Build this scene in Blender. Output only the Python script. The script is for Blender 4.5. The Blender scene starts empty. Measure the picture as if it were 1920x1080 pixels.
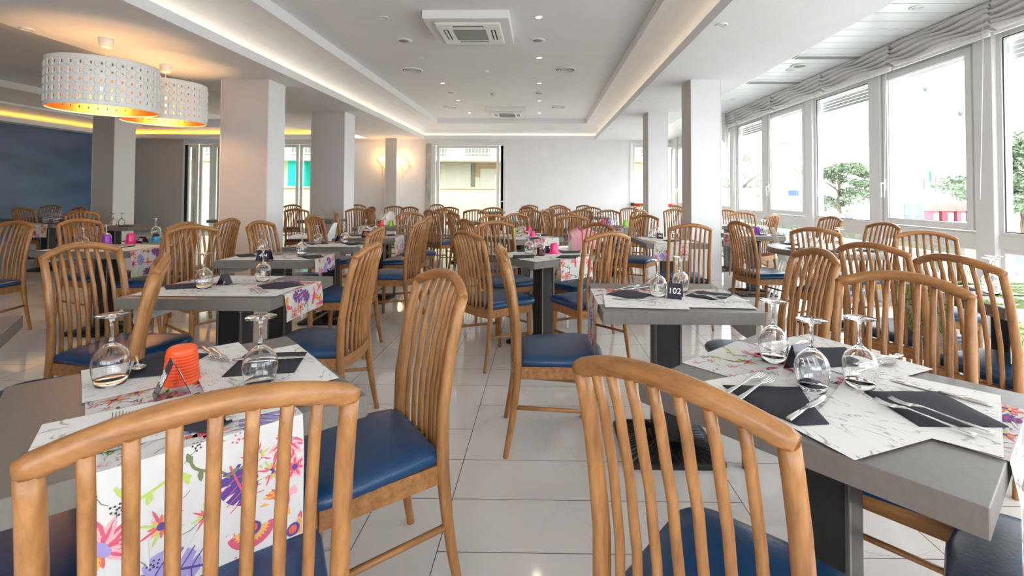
import bpy, math, random
from mathutils import Vector, Matrix

# ------------------------------------------------------------------ camera, world, light, exposure
sc = bpy.context.scene
COL = bpy.context.collection
EYE = 1.275
FPX, PX, PY = 915.0, 1003.0, 340.0          # focal length and principal point in pixels of the 1920x1080 frame
_th, _pitch, _roll = 14 / 915.0, math.atan(22 / 915.0), 0.004
_fw = Vector((-math.sin(_th) * math.cos(_pitch), math.cos(_th) * math.cos(_pitch), math.sin(_pitch)))
_r0 = Vector((math.cos(_th), math.sin(_th), 0)); _u0 = _r0.cross(_fw)
_r = math.cos(_roll) * _r0 + math.sin(_roll) * _u0
_u = -math.sin(_roll) * _r0 + math.cos(_roll) * _u0
cam = bpy.data.cameras.new('camera'); cam_o = bpy.data.objects.new('camera', cam); COL.objects.link(cam_o)
cam.sensor_width = 36; cam.lens = FPX / 1920 * 36
cam.shift_x = -(PX - 960) / 1920; cam.shift_y = -(540 - PY) / 1920
cam.clip_start = 0.05; cam.clip_end = 400
m = Matrix.Identity(4)
for i in range(3):
    m[i][0] = _r[i]; m[i][1] = _u[i]; m[i][2] = -_fw[i]
m[2][3] = EYE
cam_o.matrix_world = m
sc.camera = cam_o

def at(x, y, z=0.75):
    """point of the real plane at height z that is seen at pixel x, y"""
    d = _fw + (x - PX) / FPX * _r + (PY - y) / FPX * _u
    t = (z - EYE) / d.z
    return (d.x * t, d.y * t)

world = bpy.data.worlds.new('world'); sc.world = world; world.use_nodes = True
wn = world.node_tree.nodes; wl = world.node_tree.links
bg = wn['Background']; bg.inputs[0].default_value = (0.93, 0.97, 1.0, 1); bg.inputs[1].default_value = 4.6
sc.view_settings.view_transform = 'Standard'; sc.view_settings.look = 'None'
sc.view_settings.gamma = 1; sc.view_settings.exposure = 1.05; sc.view_settings.use_curve_mapping = False
sc.cycles.use_denoising = True
sc.cycles.max_bounces = 12; sc.cycles.diffuse_bounces = 6; sc.cycles.glossy_bounces = 4
sc.cycles.transmission_bounces = 10; sc.cycles.transparent_max_bounces = 24
sc.cycles.caustics_reflective = False; sc.cycles.caustics_refractive = False
sc.cycles.sample_clamp_indirect = 6

def portal(name, loc, rot, sx, sy):
    l = bpy.data.lights.new(name, 'AREA'); l.shape = 'RECTANGLE'; l.size = sx; l.size_y = sy
    l.cycles.is_portal = True
    o = bpy.data.objects.new(name, l); COL.objects.link(o); o.location = loc; o.rotation_euler = rot
XW = 4.05          # window wall
YB = 15.5          # back wall
XL = -13.4         # left wall
YR = -3.6          # unseen rear end of the room
ZS = EYE + 1.70    # soffit
ZT = EYE + 2.225   # tray ceiling
portal('daylight_portal', (XW + .12, 6, 1.4), (0, math.radians(90), 0), 2.6, 19)
portal('rear_daylight_portal', (.35, YR - .25, 1.75), (math.radians(90), 0, 0), 7.5, 1.6)

# ------------------------------------------------------------------ helpers
R = random.Random(7)
def pset(bs, **kw):
    al = {'color': 'Base Color', 'rough': 'Roughness', 'metal': 'Metallic', 'coat': 'Coat Weight', 'spec': 'Specular IOR Level',
          'trans': 'Transmission Weight', 'ior': 'IOR', 'emit': 'Emission Color', 'estr': 'Emission Strength', 'alpha': 'Alpha',
          'sheen': 'Sheen Weight', 'sss': 'Subsurface Weight', 'crough': 'Coat Roughness'}
    for k, v in kw.items():
        if k in ('color', 'emit') and len(v) == 3: v = (*v, 1)
        bs.inputs[al[k]].default_value = v
def mat(name, color=(.8, .8, .8), noise=None, **kw):
    """noise = (scale, amount, stretch xyz) mixes a little variation into the colour"""
    mt = bpy.data.materials.new(name); mt.use_nodes = True
    nt = mt.node_tree; bs = nt.nodes['Principled BSDF']; pset(bs, color=color, **kw)
    if noise:
        tc = nt.nodes.new('ShaderNodeTexCoord'); mp = nt.nodes.new('ShaderNodeMapping'); nz = nt.nodes.new('ShaderNodeTexNoise')
        rp = nt.nodes.new('ShaderNodeMapRange'); mx = nt.nodes.new('ShaderNodeMix'); mx.data_type = 'RGBA'
        mp.inputs['Scale'].default_value = noise[2]; nz.inputs['Scale'].default_value = noise[0]; nz.inputs['Detail'].default_value = 4
        rp.inputs['From Min'].default_value = .3; rp.inputs['From Max'].default_value = .7
        nt.links.new(tc.outputs['Object'], mp.inputs[0]); nt.links.new(mp.outputs[0], nz.inputs['Vector'])
        nt.links.new(nz.outputs['Fac'], rp.inputs[0]); nt.links.new(rp.outputs[0], mx.inputs['Factor'])
        a = noise[1]
        mx.inputs[6].default_value = (*[c * (1 - a) for c in color], 1); mx.inputs[7].default_value = (*[min(1, c * (1 + a)) for c in color], 1)
        nt.links.new(mx.outputs[2], bs.inputs['Base Color'])
        if len(noise) > 3:
            bp = nt.nodes.new('ShaderNodeBump'); bp.inputs['Strength'].default_value = noise[3]; bp.inputs['Distance'].default_value = .002
            nt.links.new(nz.outputs['Fac'], bp.inputs['Height']); nt.links.new(bp.outputs[0], bs.inputs['Normal'])
    return mt

def tag(o, label=None, cat=None, group=None, kind=None):
    if label: o['label'] = label
    if cat: o['category'] = cat
    if group: o['group'] = group
    if kind: o['kind'] = kind
    return o
def empty(name, loc=(0, 0, 0), rz=0.0, label=None, cat=None, group=None):
    o = bpy.data.objects.new(name, None); COL.objects.link(o); o.location = loc; o.rotation_euler = (0, 0, rz)
    o.empty_display_size = .05
    return tag(o, label, cat, group)
KIDS = {}
class MB:
    """collects shapes and links them as ONE mesh object"""
    def __init__(s): s.v = []; s.f = []; s.m = []; s.s = []
    def face(s, idx, mi=0, sm=False): s.f.append(tuple(idx)); s.m.append(mi); s.s.append(sm)
    def quad(s, pts, mi=0):
        b = len(s.v); s.v += [tuple(p) for p in pts]; s.face(range(b, b + len(pts)), mi); return s
    def box(s, x0, x1, y0, y1, z0, z1, mi=0, b=0.0):
        if b > 0: return s.bbox(x0, x1, y0, y1, z0, z1, b, mi)
        n = len(s.v)
        s.v += [(x0, y0, z0), (x1, y0, z0), (x1, y1, z0), (x0, y1, z0), (x0, y0, z1), (x1, y0, z1), (x1, y1, z1), (x0, y1, z1)]
        for q in ((0, 3, 2, 1), (4, 5, 6, 7), (0, 1, 5, 4), (1, 2, 6, 5), (2, 3, 7, 6), (3, 0, 4, 7)): s.face([n + k for k in q], mi)
        return s
    def bbox(s, x0, x1, y0, y1, z0, z1, b, mi=0):
        poly = [(x0 + b, y0), (x1 - b, y0), (x1, y0 + b), (x1, y1 - b), (x1 - b, y1), (x0 + b, y1), (x0, y1 - b), (x0, y0 + b)]
        cx, cy = (x0 + x1) / 2, (y0 + y1) / 2
        def ins(d): return [(px + (d if px < cx else -d), py + (d if py < cy else -d)) for px, py in poly]
        rings = [(ins(b), z0), (poly, z0 + b), (poly, z1 - b), (ins(b), z1)]
        n = len(s.v)
        for pl, z in rings: s.v += [(px, py, z) for px, py in pl]
        for k in range(3):
            for j in range(8):
                j2 = (j + 1) % 8; s.face((n + k * 8 + j, n + k * 8 + j2, n + k * 8 + 8 + j2, n + k * 8 + 8 + j), mi)
        s.face([n + j for j in range(7, -1, -1)], mi); s.face([n + 24 + j for j in range(8)], mi)
        return s
    def tube(s, path, rad, seg=8, mi=0, cap=True, flat=1.0, up=(0, 0, 1), sm=True):
        """rad: number or list; flat: width factor along the 'side' axis"""
        P = [Vector(p) for p in path]; n0 = len(s.v); N = len(P)
        rr = rad if isinstance(rad, (list, tuple)) else [rad] * N
        upv = Vector(up)
        for i, p in enumerate(P):
            t = (P[min(i + 1, N - 1)] - P[max(i - 1, 0)]).normalized()
            a = t.cross(upv)
            if a.length < 1e-3: a = t.cross(Vector((0, 1, 0)))
            a.normalize(); b = t.cross(a).normalized()
            for k in range(seg):
                w = 2 * math.pi * k / seg
                s.v.append(tuple(p + a * (math.cos(w) * rr[i] * flat) + b * (math.sin(w) * rr[i])))
        for i in range(N - 1):
            for k in range(seg):
                k2 = (k + 1) % seg
                s.face((n0 + i * seg + k, n0 + i * seg + k2, n0 + (i + 1) * seg + k2, n0 + (i + 1) * seg + k), mi, sm)
        if cap:
            s.face([n0 + k for k in range(seg - 1, -1, -1)], mi); s.face([n0 + (N - 1) * seg + k for k in range(seg)], mi)
        return s
    def lathe(s, prof, seg=20, mi=0, c=(0, 0, 0), sm=True, close=True):
        n0 = len(s.v)
        for r_, z in prof:
            for k in range(seg):
                w = 2 * math.pi * k / seg; s.v.append((c[0] + r_ * math.cos(w), c[1] + r_ * math.sin(w), c[2] + z))
        for i in range(len(prof) - 1):
            for k in range(seg):
                k2 = (k + 1) % seg
                s.face((n0 + i * seg + k, n0 + i * seg + k2, n0 + (i + 1) * seg + k2, n0 + (i + 1) * seg + k), mi, sm)
        if close:
            if prof[0][0] > 1e-6: s.face([n0 + k for k in range(seg - 1, -1, -1)], mi)
            if prof[-1][0] > 1e-6: s.face([n0 + (len(prof) - 1) * seg + k for k in range(seg)], mi)
        return s
    def prism(s, poly, z0, z1, mi=0):
        n = len(s.v); k = len(poly)
        ar = sum(poly[i][0] * poly[(i + 1) % k][1] - poly[(i + 1) % k][0] * poly[i][1] for i in range(k))
        if ar < 0: poly = poly[::-1]
        s.v += [(p[0], p[1], z0) for p in poly] + [(p[0], p[1], z1) for p in poly]
        s.face([n + i for i in range(k - 1, -1, -1)], mi); s.face([n + k + i for i in range(k)], mi)
        for i in range(k):
            j = (i + 1) % k; s.face((n + i, n + j, n + k + j, n + k + i), mi)
        return s
    def xf(s, M, start=0):
        s.v[start:] = [tuple(M @ Vector(p)) for p in s.v[start:]]; return s
    def build(s, name, mats, parent=None, label=None, cat=None, group=None, kind=None, loc=None, rz=None):
        me = bpy.data.meshes.new(name); me.from_pydata(s.v, [], s.f)
        if not isinstance(mats, (list, tuple)): mats = [mats]
        for x in mats: me.materials.append(x)
        me.polygons.foreach_set('material_index', s.m); me.polygons.foreach_set('use_smooth', s.s)
        me.update(); me.validate()
        o = bpy.data.objects.new(name, me); COL.objects.link(o)
        if parent is not None: o.parent = parent; KIDS.setdefault(parent.name, []).append(o)
        if loc is not None: o.location = loc
        if rz is not None: o.rotation_euler = (0, 0, rz)
        return tag(o, label, cat, group, kind)
def struct(name, mb, mats, parent=None):
    return mb.build(name, mats, parent, kind='structure')
def dup(o, loc=None, rz=None, label=None, group=None, cat=None, parent=None):
    c = o.copy(); COL.objects.link(c)
    if parent is not None: c.parent = parent
    if loc is not None: c.location = loc
    if rz is not None: c.rotation_euler = (0, 0, rz)
    tag(c, label, cat, group)
    kids = KIDS.get(o.name, [])
    nk = []
    for ch in kids: nk.append(dup(ch, parent=c))
    KIDS[c.name] = nk
    return c

# ------------------------------------------------------------------ materials
def wood_mat(nm='beech_wood', sc1=(14, 14, 2.2), sc2=(3, 3, .8)):
    mt = bpy.data.materials.new(nm); mt.use_nodes = True; nt = mt.node_tree; bs = nt.nodes['Principled BSDF']
    tc = nt.nodes.new('ShaderNodeTexCoord'); mp = nt.nodes.new('ShaderNodeMapping'); mp.inputs['Scale'].default_value = sc1
    nz = nt.nodes.new('ShaderNodeTexNoise'); nz.inputs['Scale'].default_value = 3.0; nz.inputs['Detail'].default_value = 6; nz.inputs['Roughness'].default_value = .65
    cr = nt.nodes.new('ShaderNodeValToRGB'); e = cr.color_ramp.elements
    e[0].position = .28; e[0].color = (.19, .078, .026, 1); e[1].position = .72; e[1].color = (.43, .208, .074, 1)
    m2 = e.new(.5) if hasattr(e, 'new') else None
    if m2: m2.color = (.315, .142, .047, 1)
    sp = nt.nodes.new('ShaderNodeTexNoise'); sp.inputs['Scale'].default_value = 26; sp.inputs['Detail'].default_value = 2
    mp2 = nt.nodes.new('ShaderNodeMapping'); mp2.inputs['Scale'].default_value = sc2
    rp = nt.nodes.new('ShaderNodeMapRange'); rp.inputs['From Min'].default_value = .62; rp.inputs['From Max'].default_value = .74
    mx = nt.nodes.new('ShaderNodeMix'); mx.data_type = 'RGBA'; mx.inputs[7].default_value = (.27, .11, .035, 1)
    L = nt.links.new
    L(tc.outputs['Object'], mp.inputs[0]); L(mp.outputs[0], nz.inputs['Vector']); L(nz.outputs['Fac'], cr.inputs[0])
    L(tc.outputs['Object'], mp2.inputs[0]); L(mp2.outputs[0], sp.inputs['Vector']); L(sp.outputs['Fac'], rp.inputs[0])
    mu = nt.nodes.new('ShaderNodeMath'); mu.operation = 'MULTIPLY'; mu.inputs[1].default_value = .6; L(rp.outputs[0], mu.inputs[0])
    L(mu.outputs[0], mx.inputs['Factor']); L(cr.outputs[0], mx.inputs[6]); L(mx.outputs[2], bs.inputs['Base Color'])
    pset(bs, rough=.38, spec=.45)
    return mt
def marble_mat():
    mt = bpy.data.materials.new('marble_tile'); mt.use_nodes = True; nt = mt.node_tree; bs = nt.nodes['Principled BSDF']; L = nt.links.new
    tc = nt.nodes.new('ShaderNodeTexCoord'); at_ = nt.nodes.new('ShaderNodeAttribute'); at_.attribute_name = 'tile'
    add = nt.nodes.new('ShaderNodeVectorMath'); add.operation = 'MULTIPLY_ADD'; add.inputs[1].default_value = (37, 53, 11)
    L(at_.outputs['Vector'], add.inputs[0]); L(tc.outputs['Object'], add.inputs[2])
    nz = nt.nodes.new('ShaderNodeTexNoise'); nz.inputs['Scale'].default_value = 1.6; nz.inputs['Detail'].default_value = 7; nz.inputs['Distortion'].default_value = 1.6
    L(add.outputs[0], nz.inputs['Vector'])
    # thin veins where the noise crosses one half
    s1 = nt.nodes.new('ShaderNodeMath'); s1.operation = 'SUBTRACT'; s1.inputs[1].default_value = .5; L(nz.outputs['Fac'], s1.inputs[0])
    s2 = nt.nodes.new('ShaderNodeMath'); s2.operation = 'ABSOLUTE'; L(s1.outputs[0], s2.inputs[0])
    rp = nt.nodes.new('ShaderNodeMapRange'); rp.inputs['From Min'].default_value = 0; rp.inputs['From Max'].default_value = .012
    rp.inputs['To Min'].default_value = 1; rp.inputs['To Max'].default_value = 0; L(s2.outputs[0], rp.inputs[0])
    n2 = nt.nodes.new('ShaderNodeTexNoise'); n2.inputs['Scale'].default_value = 1.1; n2.inputs['Detail'].default_value = 2; L(add.outputs[0], n2.inputs['Vector'])
    r2 = nt.nodes.new('ShaderNodeMapRange'); r2.inputs['From Min'].default_value = .45; r2.inputs['From Max'].default_value = .75; L(n2.outputs['Fac'], r2.inputs[0])
    mu = nt.nodes.new('ShaderNodeMath'); mu.operation = 'MULTIPLY'; L(rp.outputs[0], mu.inputs[0]); L(r2.outputs[0], mu.inputs[1])
    mu2 = nt.nodes.new('ShaderNodeMath'); mu2.operation = 'MULTIPLY'; mu2.inputs[1].default_value = .55; L(mu.outputs[0], mu2.inputs[0])
    mb_ = nt.nodes.new('ShaderNodeMix'); mb_.data_type = 'RGBA'; mb_.inputs[6].default_value = (.60, .555, .53, 1); mb_.inputs[7].default_value = (.69, .665, .64, 1)
    L(n2.outputs['Fac'], mb_.inputs['Factor'])
    mx = nt.nodes.new('ShaderNodeMix'); mx.data_type = 'RGBA'; mx.inputs[7].default_value = (.30, .27, .25, 1)
    L(mu2.outputs[0], mx.inputs['Factor']); L(mb_.outputs[2], mx.inputs[6]); L(mx.outputs[2], bs.inputs['Base Color'])
    pset(bs, rough=.075, spec=.5)
    return mt
def paper_mat():
    mt = bpy.data.materials.new('marbled_paper'); mt.use_nodes = True; nt = mt.node_tree; bs = nt.nodes['Principled BSDF']; L = nt.links.new
    tc = nt.nodes.new('ShaderNodeTexCoord'); mp = nt.nodes.new('ShaderNodeMapping'); mp.inputs['Scale'].default_value = (4, 7.5, 8)
    L(tc.outputs['Object'], mp.inputs[0])
    nz = nt.nodes.new('ShaderNodeTexNoise'); nz.inputs['Scale'].default_value = 1.3; nz.inputs['Detail'].default_value = 5; nz.inputs['Distortion'].default_value = 2.5
    L(mp.outputs[0], nz.inputs['Vector'])
    s1 = nt.nodes.new('ShaderNodeMath'); s1.operation = 'SUBTRACT'; s1.inputs[1].default_value = .52; L(nz.outputs['Fac'], s1.inputs[0])
    s2 = nt.nodes.new('ShaderNodeMath'); s2.operation = 'ABSOLUTE'; L(s1.outputs[0], s2.inputs[0])
    rp = nt.nodes.new('ShaderNodeMapRange'); rp.inputs['From Max'].default_value = .024; rp.inputs['To Min'].default_value = .85; rp.inputs['To Max'].default_value = 0; L(s2.outputs[0], rp.inputs[0])
    n2 = nt.nodes.new('ShaderNodeTexNoise'); n2.inputs['Scale'].default_value = 14; L(tc.outputs['Object'], n2.inputs['Vector'])
    r2 = nt.nodes.new('ShaderNodeMapRange'); r2.inputs['From Min'].default_value = .40; r2.inputs['From Max'].default_value = .52; L(n2.outputs['Fac'], r2.inputs[0])
    mu = nt.nodes.new('ShaderNodeMath'); mu.operation = 'MULTIPLY'; L(rp.outputs[0], mu.inputs[0]); L(r2.outputs[0], mu.inputs[1])
    mx = nt.nodes.new('ShaderNodeMix'); mx.data_type = 'RGBA'; mx.inputs[6].default_value = (.76, .74, .715, 1); mx.inputs[7].default_value = (.2, .19, .2, 1)
    L(mu.outputs[0], mx.inputs['Factor']); L(mx.outputs[2], bs.inputs['Base Color']); pset(bs, rough=.7)
    return mt
def pane_mat():
    mt = bpy.data.materials.new('window_glass'); mt.use_nodes = True; nt = mt.node_tree
    for n in list(nt.nodes): nt.nodes.remove(n)
    out = nt.nodes.new('ShaderNodeOutputMaterial'); mx = nt.nodes.new('ShaderNodeMixShader'); tr = nt.nodes.new('ShaderNodeBsdfTransparent')
    gl = nt.nodes.new('ShaderNodeBsdfGlossy'); gl.inputs['Roughness'].default_value = .02; lw = nt.nodes.new('ShaderNodeLayerWeight'); lw.inputs[0].default_value = .5; pw = nt.nodes.new('ShaderNodeMath'); pw.operation = 'POWER'; pw.inputs[1].default_value = 5
    nt.links.new(lw.outputs['Facing'], pw.inputs[0]); fr = nt.nodes.new('ShaderNodeMath'); fr.operation = 'MULTIPLY_ADD'; fr.inputs[1].default_value = .6; fr.inputs[2].default_value = .03; nt.links.new(pw.outputs[0], fr.inputs[0])
    tr.inputs[0].default_value = (.97, .985, .98, 1)
    nt.links.new(fr.outputs[0], mx.inputs[0]); nt.links.new(tr.outputs[0], mx.inputs[1]); nt.links.new(gl.outputs[0], mx.inputs[2]); nt.links.new(mx.outputs[0], out.inputs[0])
    return mt
def emis(name, color, s):
    return mat(name, (.8, .8, .8), emit=color, estr=s)
M = {
 'wood': wood_mat(), 'woodx': wood_mat('beech_wood_crosswise', (2.2, 14, 14), (.8, 3, 3)), 'woody': wood_mat('beech_wood_lengthwise', (14, 2.2, 14), (3, .8, 3)), 'floor': marble_mat(), 'paper': paper_mat(), 'pane': pane_mat(),
 'grout': mat('tile_grout', (.08, .07, .065), rough=.9),
 'seat': mat('navy_leatherette', (.006, .045, .128), noise=(90, .12, (1, 1, 1), .25), rough=.33, spec=.5),
 'top': mat('taupe_laminate', (.155, .137, .122), noise=(60, .07, (1, 1, 1), .1), rough=.42),
 'black': mat('black_cast_iron', (.012, .012, .013), rough=.4, noise=(60, .2, (1, 1, 1), .3)),
 'trimsteel': mat('dark_steel', (.16, .155, .15), metal=1, rough=.3),
 'chrome': mat('brushed_steel', (.55, .55, .56), metal=1, rough=.28),
 'cutlery': mat('polished_steel', (.72, .71, .70), metal=1, rough=.16),
 'napkin': mat('charcoal_napkin', (.022, .023, .033), noise=(160, .2, (1, 1, 1), .5), rough=.9),
 'glass': mat('clear_glass', (1, 1, 1), trans=1, rough=0, ior=1.45),
 'sign': mat('smoked_acrylic', (.018, .014, .03), rough=.12, spec=.6),
 'signw': mat('white_print', (.85, .85, .85), rough=.6),
 'white': mat('white_paint', (.80, .80, .81), noise=(3, .02, (1, 1, 1)), rough=.75),
 'ceil': mat('ceiling_paint', (.80, .80, .81), noise=(3, .02, (1, 1, 1)), rough=.85),
 'pillar': mat('pillar_shaded_tan', (.60, .56, .545), noise=(120, .05, (1, 1, 1), .2), rough=.8),  # shade on the dimmer pillar faces is put into this tan
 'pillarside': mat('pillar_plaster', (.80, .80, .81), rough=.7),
 'greywall': mat('grey_wallpaper', (.56, .52, .49), noise=(90, .06, (1, 1, 1), .15), rough=.85),
 'blue': mat('blue_wall_panel', (.07, .125, .235), noise=(2.2, .25, (1, .35, 1)), rough=.35),
 'upvc': mat('white_window_frame', (.74, .74, .73), rough=.4),
 'gasket': mat('black_gasket', (.02, .02, .02), rough=.6),
 'plank': mat('glossy_ceiling_plank', (.90, .94, .94), rough=.32, metal=.25),
 'dark': mat('dark_gap', (.05, .05, .05), rough=.9),
 'vent': mat('vent_grey', (.28, .30, .29), rough=.5),
 'plastic': mat('white_plastic', (.82, .82, .80), rough=.35, spec=.5),
 'spot': emis('lit_downlight', (1, .86, .66), 6),
 'led': emis('led_strip_light', (1, .83, .6), 2.6),
 'ledy': emis('amber_led_strip_light', (1, .46, .05), 10),
 'copper': mat('copper_foil', (.95, .38, .10), metal=1, rough=.35),
 'blind': mat('sheer_blind_cloth', (.72, .70, .69), rough=.9, noise=(40, .06, (1, 1, 1))),
 'red': mat('red_push_bar', (.62, .03, .025), rough=.4),
 'cloth': mat('runner_cotton', (.62, .60, .595), noise=(30, .03, (1, 1, 1)), rough=.9),
 'c_pink': mat('print_pink', (.62, .10, .16), rough=.9), 'c_red': mat('print_coral', (.66, .13, .09), rough=.9),
 'c_orange': mat('print_orange', (.80, .38, .09), rough=.9), 'c_purple': mat('print_purple', (.10, .055, .26), rough=.9),
 'c_lav': mat('print_lavender', (.33, .28, .55), rough=.9), 'c_green': mat('print_green', (.42, .55, .12), rough=.9),
 'c_olive': mat('print_olive', (.16, .20, .09), rough=.9), 'c_dark': mat('print_charcoal', (.05, .05, .07), rough=.9),
 'c_rose': mat('print_rose', (.75, .38, .42), rough=.9), 'c_leaf': mat('print_leaf_green', (.12, .30, .06), rough=.9),
 'k_orange': mat('orange_plastic', (.85, .085, .012), rough=.35, sss=.1), 'k_pink': mat('pink_plastic', (.85, .02, .20), rough=.3),
 'k_purple': mat('purple_plastic', (.32, .06, .50), rough=.3), 'k_blue': mat('blue_plastic', (.01, .30, .48), rough=.3),
 'k_green': mat('lime_plastic', (.38, .72, .05), rough=.3), 'k_red': mat('red_plastic', (.75, .05, .02), rough=.3),
 'k_yellow': mat('yellow_plastic', (.85, .68, .05), rough=.3), 'k_sky': mat('sky_blue_plastic', (.25, .62, .78), rough=.3),
 'ground': mat('pale_paving', (.62, .60, .57), noise=(2, .06, (1, 1, 1)), rough=.9),
 'cream': mat('cream_render', (.52, .49, .36), noise=(2, .03, (1, 1, 1)), rough=.9),
 'beige': mat('beige_shutter', (.36, .34, .28), rough=.8), 'tan': mat('tan_brick', (.30, .20, .13), noise=(20, .12, (1, 1, 4)), rough=.9),
 'rail': mat('white_railing', (.6, .6, .6), rough=.5), 'dglass': mat('dark_shutter', (.10, .11, .09), rough=.4),
 'turq': mat('turquoise_awning', (.0, .42, .36), rough=.8), 'stone': mat('grey_marble_jamb', (.42, .40, .35), noise=(9, .3, (1, 1, .3)), rough=.4),
 'foliage': mat('tree_leaf', (.15, .20, .125), noise=(3, .3, (1, 1, 1)), rough=.8), 'bark': mat('tree_bark', (.16, .12, .09), rough=.9),
 'hutred': mat('red_painted_boards', (.30, .035, .05), rough=.8), 'hutpink': mat('pink_painted_boards', (.35, .08, .11), rough=.8),
 'hutblue': mat('pale_blue_door', (.20, .28, .38), rough=.7), 'hutroof': mat('brown_hut_roof', (.22, .12, .10), rough=.9),
 'greypanel': mat('grey_panel', (.12, .135, .155), rough=.7), 'brick': mat('pink_brick', (.60, .48, .40), noise=(14, .08, (1, 1, 3)), rough=.9),
 'car': mat('silver_car_paint', (.35, .37, .40), rough=.25), 'carglass': mat('car_glass', (.04, .05, .06), rough=.08),
 'tyre': mat('rubber', (.02, .02, .02), rough=.9), 'fence': mat('grey_green_fence', (.35, .42, .38), rough=.7),
 'hedge': mat('clipped_hedge', (.20, .21, .16), noise=(8, .3, (1, 1, 1), 1), rough=.95),
 'flagg': mat('flag_green', (.02, .3, .08), rough=.8), 'signblue': mat('sign_blue', (.03, .06, .25), rough=.5),
 'shell': mat('translucent_shell', (.85, .62, .32), rough=.5, emit=(1, .62, .25), estr=.8),
 'bulb': emis('warm_bulb', (1, .6, .25), 26),
 'pot': mat('cream_planter', (.66, .62, .54), rough=.7),
}
# ------------------------------------------------------------------ floor
def make_floor():
    cols = []; x = XL
    seq = []
    # column borders seen in the photo, continued to both sides with the same three widths
    b = [-.679, -.37, .83, 1.43]
    w = [1.2, .6, .3]
    left = [-.679]; k = 1
    while left[-1] > XL: left.append(left[-1] - w[k % 3]); k += 1
    right = [1.43]; k = 2
    while right[-1] < XW: right.append(right[-1] + w[k % 3]); k += 1
    xs = sorted(set(left + b + right))
    v, f, tid = [], [], []
    rr = random.Random(3)
    mb = MB()
    ids = []
    U = .2995
    for i in range(len(xs) - 1):
        x0, x1 = max(xs[i], XL), min(xs[i + 1], XW)
        if x1 - x0 < .02: continue
        pat = [1, 1, 2]
        ph = 0 if abs(xs[i] + .37) < .01 else rr.randrange(4)
        y = 1.7596 - 20 * 4 * U + ph * U; k = 0
        while y < YB:
            h = pat[k % 3] * U; k += 1
            y0, y1 = max(y, YR), min(y + h, YB)
            if y1 > y0 + .01:
                g = .0016; n = len(mb.v)
                mb.v += [(x0 + g, y0 + g, 0), (x1 - g, y0 + g, 0), (x1 - g, y1 - g, 0), (x0 + g, y1 - g, 0)]
                mb.face((n, n + 1, n + 2, n + 3), 0); ids.append((rr.random(), rr.random(), rr.random()))
            y += h
    nt = len(ids)
    mb.box(XL, XW, YR, YB, -.12, -.0025, 1)
    o = struct('floor', mb, [M['floor'], M['grout']])
    a = o.data.attributes.new('tile', 'FLOAT_VECTOR', 'FACE')
    for i in range(nt): a.data[i].vector = ids[i]
make_floor()

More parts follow.
